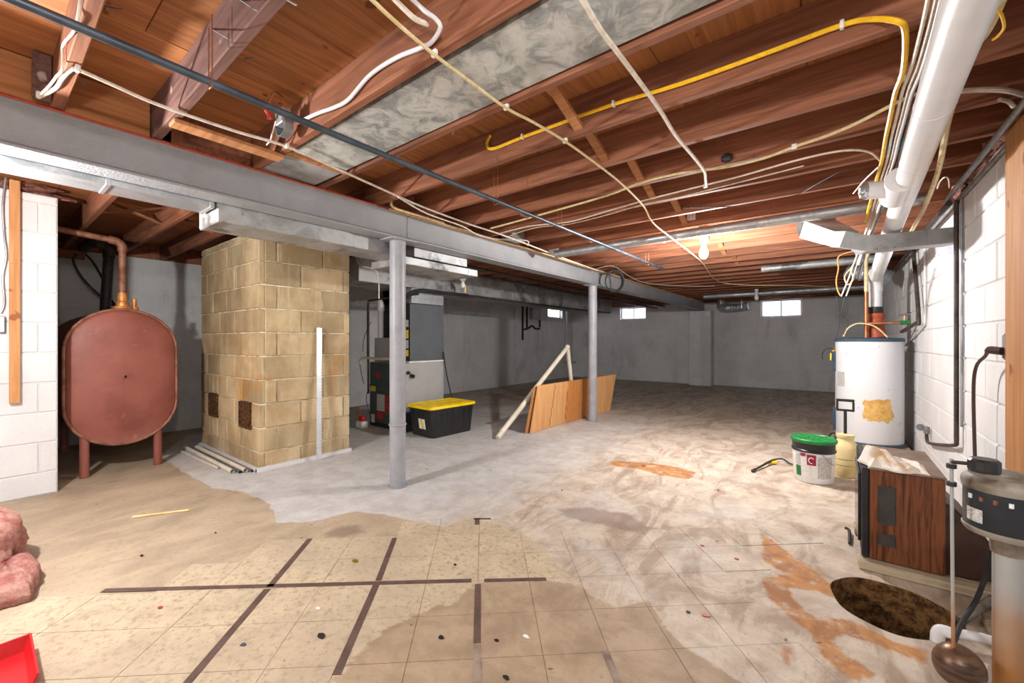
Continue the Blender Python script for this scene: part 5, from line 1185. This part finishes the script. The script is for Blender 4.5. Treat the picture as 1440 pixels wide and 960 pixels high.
# ------------------------------------------------------------------ board and outlet at the near right
a = PX(1418, 300, XR-.045); 
tag(obj('wall_post', MB().cbox(XR-.055, XR-.004, a[1]-.42, a[1], PX(1413, 657, XR-.05)[2], 2.068, .004), M['stud']), 'wide orange wooden post fixed on the near white right wall', 'post')
g = PX(1408, 487, XR-.02)
ob = thing('outlet_box', (XR-.02, g[1]+.03, g[2]-.06), 'blue-grey outlet box beside the orange wooden post', 'outlet')
obj('box', MB().cbox(XR-.045, XR-.003, a[1]+.004, a[1]+.07, g[2]-.06, g[2]+.06, .004), M['heater_cap'], ob)
obj('cover', MB().cbox(XR-.05, XR-.045, a[1]+.006, a[1]+.066, g[2]-.052, g[2]+.052, .002), M['conduit'], ob)
cd = thing('power_cord', (XR-.07, a[1]+.1, .6), 'brown power cord with plug hanging from the outlet to the pump', 'cord')
pl = (XR-.055, a[1]+.04, g[2]-.02)
obj('plug', MB().tube([pl, (XR-.085, a[1]+.07, g[2]-.015), (XR-.085, a[1]+.13, g[2]-.02)], [.018, .018, .008], 8), M['tv_dark'], cd, smooth=True)
obj('cord', MB().tube(smoothpts([(XR-.085, a[1]+.12, g[2]-.02), PX(1386, 500, XR-.075), PX(1373, 515, XR-.075), PX(1369, 550, XR-.075), PX(1371, 640, XR-.07), PX(1373, 700, XR-.07), PX(1375, 760, XR-.07), (XR-.07, PX(1376, 780, XR-.075)[1], .1)]), .0075, 8), M['tv_dark'], cd, smooth=True)
# ------------------------------------------------------------------ old television on boards
TVY0, TVY1 = 2.77, 3.36; TX_0, TX_1 = .125, .415; TVZ = .05; TVH = .50
for k, (x0, x1, y0, y1, z0, z1) in enumerate(((.10, 1.0 if False else .655, 2.73, 2.82, .002, .045), (.10, .64, 3.18, 3.3, .002, .045))):
    tag(obj('skid_board', MB().cbox(x0, x1, y0, y1, z0, z1, .004), M['old_wood']), ['weathered board under the near side of the old television', 'weathered board under the far side of the old television'][k], 'board', 'boards under the television')
tv = thing('television', ((TX_0+TX_1)/2, (TVY0+TVY1)/2, TVZ-.004), 'old wood-grain television with vents and brown plastic back', 'television')
obj('cabinet', MB().cbox(TX_0+.02, TX_1, TVY0, TVY1, TVZ, TVH, .004), M['walnut'], tv)
obj('cabinet_top', MB().cbox(TX_0+.015, TX_1+.004, TVY0-.003, TVY1+.003, TVH, TVH+.008, .002), M['tv_top'], tv)
fr = obj('front_bezel', MB().cbox(TX_0-.012, TX_0+.018, TVY0-.002, TVY1+.002, TVZ, TVH+.004, .006), M['black_plastic'], tv)
obj('screen', MB().cbox(TX_0-.024, TX_0-.0125, TVY0+.05, TVY1-.16, TVZ+.06, TVH-.04, .01), M['tv_screen'], fr)
m = MB(); m.prism([(TX_1+.002, TVY0+.03, TVZ), (TX_1+.002, TVY0+.03, .385), (TX_1+.03, TVY0+.03, .375), (TX_1+.06, TVY0+.035, .335), (TX_1+.13, TVY0+.06, .26), (TX_1+.155, TVY0+.065, .22), (TX_1+.155, TVY0+.065, TVZ)], (0, TVY1-TVY0-.09, 0)); bk = obj('back_cover', m, M['tv_dark'], tv)
obj('back_knob', MB().tube([(TX_1+.03, TVY0+.03, .31), (TX_1+.03, TVY0+.018, .31)], .012, 10), M['black_plastic'], bk)
for (za, zb2, n_) in ((.235, .425, 24), (.13, .19, 8)):
    gx0, gx1 = TX_0+.052, TX_0+.118
    gr = obj('grille', MB().cbox(gx0, gx1, TVY0-.002, TVY0+.002, za, zb2, .001), M['black_plastic'], tv)
    for k in range(n_):
        z = za+(zb2-za)*(k+.5)/n_; obj('slat', MB().box(gx0+.002, gx1-.002, TVY0-.006, TVY0-.0022, z-.0022, z+.0016), M['grille'], gr)
# rag on the television
vs = []; fs = []; NX, NY = 34, 22; r_ = random.Random(5)
rx0, rx1 = TX_0-.005, TX_1-.05; ry0, ry1 = TVY0-.006, TVY0+.27
for j in range(NY):
    for i in range(NX):
        u, v_ = i/(NX-1), j/(NY-1); e = min(u, 1-u, v_, 1-v_)
        x = rx0+(rx1-rx0)*u+.02*math.sin(v_*6+1)*(1-u); y = ry0+(ry1-ry0)*(v_*(.7+.3*math.sin(u*3)))+.02*math.sin(u*9)
        z = TVH+.011+.07*math.exp(-((v_-.45)/.25)**2)*(.55+.45*math.sin(u*5.5+.4))*(min(1, e*9))+.014*abs(math.sin(u*14+v_*5))*min(1, e*8)+.010*abs(math.sin(u*5-v_*16))*min(1, e*8)
        vs.append((x, y, z))
for j in range(NY-1):
    for i in range(NX-1): fs.append((j*NX+i, j*NX+i+1, (j+1)*NX+i+1, (j+1)*NX+i))
o = tag(obj('rag', MB().add(vs, fs), M['cloth'], smooth=True), 'crumpled cream rag draped on top of the old television', 'rag')
md = o.modifiers.new('thick', 'SOLIDIFY'); md.thickness = .006; md.offset = 1
cable('black_plug', [PZ(1189, 742, .02), PZ(1194, 745, .02), PZ(1195, 754, .015), PZ(1195, 764, .01)], .008, 'black_cable', 'short black plug end lying beside the old television', None, 'plug')
# ------------------------------------------------------------------ bucket and sprayer
bc = (PZ(1145, 682)[0]-.01, PZ(1145, 682)[1]+.155)
bk_ = thing('bucket', (bc[0], bc[1], 0), 'white labelled plastic pail with green lid on the stained floor', 'bucket')
obj('pail', MB().lathe([(.132, .003), (.136, .01), (.146, .245)], (bc[0], bc[1], 0), 36), M['white_plastic'], bk_, smooth=True)
obj('upper_band', MB().lathe([(.146, .246), (.152, .25), (.153, .262), (.146, .268), (.148, .33), (.152, .335)], (bc[0], bc[1], 0), 36), M['black_plastic'], bk_, smooth=True)
ld = obj('lid', MB().lathe([(.156, .322), (.16, .33), (.16, .345), (.15, .352), (.145, .346), (.03, .346)], (bc[0], bc[1], 0), 36), M['green_plastic'], bk_, smooth=True)
for k in range(8):
    q = k*math.pi/4; obj('lid_rib', MB().tube([(bc[0]+.04*math.cos(q), bc[1]+.04*math.sin(q), .349), (bc[0]+.13*math.cos(q), bc[1]+.13*math.sin(q), .349)], .005, 4), M['green_plastic'], ld)
fb = math.atan2(-bc[1], -bc[0])
for (q0, q1, z0, z1, mt, nm) in ((-.62, -.12, .06, .235, 'paper', 'label_panel'), (-.95, -.66, .14, .225, 'paper_grey', 'label_panel'), (-.93, -.62, .05, .13, 'green_print', 'tree_print'), (-.30, .12, .15, .235, 'wine_print', 'logo_panel'), (.2, .95, .05, .22, 'paper_grey', 'text_panel'), (-.62, -.36, .215, .24, 'wine_print', 'label_strip')):
    m = MB(); rr0 = .1465+.0*z0; m.patch(bc, .134+.012*z0/.245+(.0035 if mt != 'paper' else .0022), fb+q0, fb+q1, z0, z1, 8, .134+.012*z1/.245+(.0035 if mt != 'paper' else .0022)); obj(nm, m, M[mt], bk_)
m = MB(); qs = [fb-.09+.11*math.cos(a) for a in [2*math.pi*k/20 for k in range(16)]]
m.tube([(bc[0]+.151*math.cos(fb-.09+.12*math.cos(a)), bc[1]+.151*math.sin(fb-.09+.12*math.cos(a)), .19+.022*math.sin(a)) for a in [.6+2*math.pi*k/24 for k in range(18)]], .0035, 5); obj('logo_ring', m, M['white_plastic'], bk_)
obj('bail', MB().tube([(bc[0]+.156*math.cos(fb+.35+.75*t_), bc[1]+.156*math.sin(fb+.35+.75*t_), .25-.09*math.sin(math.pi*t_*.5)) for t_ in [i/14 for i in range(15)]], .003, 6), M['conduit'], bk_, smooth=True)
sc_ = (PZ(1189, 672)[0], PZ(1189, 672)[1]+.09)
sp = thing('pump_sprayer', (sc_[0], sc_[1], 0), 'yellowed plastic pump sprayer with black T-handle behind the pail', 'sprayer')
obj('tank', MB().lathe([(.088, .003), (.095, .02), (.098, .12), (.096, .22), (.08, .275), (.058, .30), (.055, .325)], (sc_[0], sc_[1], 0), 28), M['sprayer'], sp, smooth=True)
obj('tank_collar', MB().lathe([(.06, .322), (.064, .33), (.064, .352), (.03, .358)], (sc_[0], sc_[1], 0), 20), M['sprayer'], sp, smooth=True)
ps = obj('pump_shaft', MB().tube([(sc_[0], sc_[1], .35), (sc_[0], sc_[1], .56)], .012, 10), M['black_plastic'], sp, smooth=True)
m = MB(); hw = .062
m.cbox(sc_[0]-hw, sc_[0]+hw, sc_[1]-.012, sc_[1]+.012, .63, .652, .005).cbox(sc_[0]-hw, sc_[0]-hw+.016, sc_[1]-.01, sc_[1]+.01, .56, .63, .004).cbox(sc_[0]+hw-.016, sc_[0]+hw, sc_[1]-.01, sc_[1]+.01, .56, .63, .004).cbox(sc_[0]-hw, sc_[0]+hw, sc_[1]-.012, sc_[1]+.012, .548, .566, .005)
obj('handle', m, M['black_plastic'], ps)
for k in range(2): obj('level_band', MB().lathe([(.0982, .10+.05*k), (.0982, .104+.05*k)], (sc_[0], sc_[1], 0), 28, False), M['brass'], sp)
hs_ = [(sc_[0]-.05, sc_[1], .33), (sc_[0]-.09, sc_[1]+.04, .34), (sc_[0]-.16, sc_[1]+.12, .2), (sc_[0]-.2, sc_[1]+.22, .05), PZ(1117, 653, .02), PZ(1100, 645, .025), PZ(1086, 647, .03)]
obj('hose', MB().tube(smoothpts(hs_), .007, 8), M['black_cable'], sp, smooth=True)
wn = obj('wand', MB().tube([PZ(1088, 647, .03), PZ(1078, 651, .03), PZ(1060, 661, .015)], [.014, .01, .008], 8), M['black_plastic'], sp, smooth=True)
obj('trigger', MB().tube([PZ(1092, 650, .02), PZ(1080, 650, .022)], .014, 8), M['yellow_plastic'], wn, smooth=True)
obj('nozzle', MB().tube([PZ(1062, 660, .015), PZ(1058, 662, .015)], .013, 8), M['black_plastic'], wn, smooth=True)

# ------------------------------------------------------------------ pedestal sump pump beside the pit
def at(px, D): r = (px-720)/FPX*D; return (FW[0]*D+RT[0]*r, FW[1]*D+RT[1]*r)
def zz(py, D): return CH+(HOR-py)*D/FPX
DP = 1.17; pcx, pcy = at(1418, DP)
pm = thing('sump_pump', (pcx, pcy, 0), 'pedestal sump pump with dark motor and copper float beside the pit', 'pump')
obj('stand_pipe', MB().lathe([(.031, .06), (.031, .58)], (pcx, pcy, 0), 22), M['pump_pipe'], pm, smooth=True)
obj('pump_base', MB().lathe([(.09, .003), (.10, .01), (.10, .04), (.06, .06), (.035, .075)], (pcx, pcy, 0), 24), M['pump_grey'], pm, smooth=True)
z1_, z0_ = zz(672, DP), zz(748, DP)
obj('pipe_clamp', MB().lathe([(.034, z0_-.06), (.036, z0_-.05), (.036, z0_-.02), (.045, z0_-.01)], (pcx, pcy, 0), 22), M['pump_grey'], pm, smooth=True)
mt_ = obj('motor', MB().lathe([(.05, z0_-.012), (.083, z0_), (.088, z0_+.012), (.088, z1_-.03)], (pcx, pcy, 0), 36), M['pump_black'], pm, smooth=True)
obj('motor_rim', MB().lathe([(.05, z0_-.014), (.085, z0_-.006), (.091, z0_+.004), (.091, z0_+.010), (.089, z0_+.012)], (pcx, pcy, 0), 36), M['pump_grey'], mt_, smooth=True)
obj('motor_cap', MB().lathe([(.091, z1_-.034), (.093, z1_-.02), (.091, z1_-.008), (.078, z1_+.004), (.03, z1_+.008), (.028, z1_+.018), (.004, z1_+.02)], (pcx, pcy, 0), 36), M['pump_grey'], mt_, smooth=True)
pa_ = math.atan2(-pcy, -pcx)
for k in range(8):
    q = pa_-.9+.32*k; c = (pcx+.0885*math.cos(q), pcy+.0885*math.sin(q), z1_-.055)
    obj('vent_hole', MB().tube([(c[0], c[1], c[2]-.006), (c[0], c[1], c[2]+.006)], .005, 6), M['rust_pipe' if k % 3 else 'white_plastic'], mt_)
m = MB(); m.patch((pcx, pcy), .0887, pa_-1.05, pa_-.55, z0_+.028, z0_+.065, 6); obj('rating_label', m, M['paper_grey'], mt_)
sw = at(1384, DP-.04); sz = zz(654, DP-.04)
obj('switch_housing', MB().lathe([(.03, sz-.018), (.032, sz-.01), (.032, sz+.012), (.026, sz+.018)], (sw[0], sw[1], 0), 14), M['black_plastic'], pm)
rd_ = at(1338, DP+.02); rz0 = zz(908, DP+.02); rz1 = zz(645, DP+.02)
obj('switch_arm', MB().tube([(sw[0], sw[1], sz), (rd_[0], rd_[1], zz(652, DP))], .005, 8), M['black_plastic'], pm, smooth=True)
obj('float_rod', MB().tube([(rd_[0], rd_[1], rz1), (rd_[0]+.004, rd_[1]+.003, rz0-.02)], .0042, 8), M['pump_pipe'], pm, smooth=True)
for py in (655, 680): obj('rod_stop', MB().lathe([(.011, zz(py, DP+.02)-.006), (.011, zz(py, DP+.02)+.006)], (rd_[0], rd_[1], 0), 10), M['black_plastic'], pm)
fc = at(1352, DP+.02); fz = zz(936, DP+.02)
m = MB(); prof = [(.002, -.058)]+[(.056*math.cos(a), .058*math.sin(a)) for a in [math.radians(x) for x in range(-75, 76, 15)]]+[(.002, .058)]
m.M = Matrix.Translation((fc[0]-.006, fc[1]-.004, fz)) @ Matrix.Rotation(.35, 4, 'Y'); m.lathe(prof, (0, 0, 0), 24); obj('float_ball', m, M['float'], pm, smooth=True)
# discharge pipe by the pit
e0 = PZ(1318, 915, -.02); e1 = PZ(1320, 884, .045)
dp = thing('discharge_pipe', (e1[0], e1[1], 0), 'white plastic elbow pipe rising out of the sump pit', 'pipe')
obj('pipe', MB().tube([(e1[0]+.02, e1[1]-.002, .045), PZ(1380, 896, .045), PZ(1445, 916, .045)], .017, 14), M['pvc'], dp, smooth=True)
obj('elbow', MB().tube(smoothpts([(e1[0]-.004, e1[1]-.004, -.16), (e1[0]-.004, e1[1]-.004, 0), (e1[0], e1[1]-.003, .033), (e1[0]+.012, e1[1]-.003, .045), (e1[0]+.05, e1[1]-.006, .045)], 4), .021, 14), M['pvc'], dp, smooth=True)
cable('grey_pipe', [PZ(1350, 872, .018), PZ(1372, 858, .05), PZ(1396, 842, .05)], .017, 'pump_grey', 'dull grey pipe stub lying behind the sump pump', None, 'pipe', 10)
cable('power_cord', [PZ(1340, 905, .085), PZ(1352, 876, .085), PZ(1372, 845, .11), PZ(1387, 806, .2), PZ(1393, 772, .32)], .0085, 'black_cable', 'black cord trailing from the sump pit behind the pump', None, 'cord', 8)
tag(obj('skid_board', MB().cbox(.48, .655, 1.9, 2.68, .001, .026, .004), M['old_wood']), 'pale board on the floor behind the pump along the wall', 'board')
# ------------------------------------------------------------------ debris on the floor
DB = [((199, 782), .018, 'ink'), ((303, 750), .014, 'ink'), ((342, 908), .02, 'heater_cap'), ((452, 896), .03, 'dark_metal'), ((620, 898), .02, 'ink'), ((698, 902), .016, 'ink'), ((712, 955), .022, 'dark_metal'), ((968, 862), .016, 'ink'), ((992, 866), .03, 'terracotta'), ((1036, 787), .02, 'terracotta'), ((988, 768), .016, 'terracotta'), ((447, 857), .02, 'paper'), ((790, 690), .012, 'ink'), ((1010, 690), .012, 'ink'), ((600, 660), .012, 'dark_metal'), ((740, 897), .02, 'paper'), ((225, 856), .02, 'terracotta'), ((500, 790), .03, 'brass'), ((640, 795), .014, 'ink'), ((905, 655), .03, 'terracotta')]
nm = {'ink': 'tiny black chip', 'heater_cap': 'small blue-grey chip', 'dark_metal': 'small dark grey flake', 'terracotta': 'small rusty orange flake', 'paper': 'small white scrap', 'brass': 'small mustard flake'}
for (p, s_, mt) in DB:
    c = PZ(*p); n = 7; a0 = rnd.uniform(0, 6); m = MB()
    m.prism([(c[0]+s_*.55*rnd.uniform(.6, 1.1)*math.cos(a0+2*math.pi*k/n)*1.3, c[1]+s_*.55*rnd.uniform(.5, 1)*math.sin(a0+2*math.pi*k/n), .0042) for k in range(n)], (0, 0, .003))
    tag(obj('debris_chip', m, M[mt]), nm[mt]+' of debris lying on the worn floor', 'debris', 'debris on the floor')
print('objects', len(bpy.data.objects), 'tiles', tile_count)
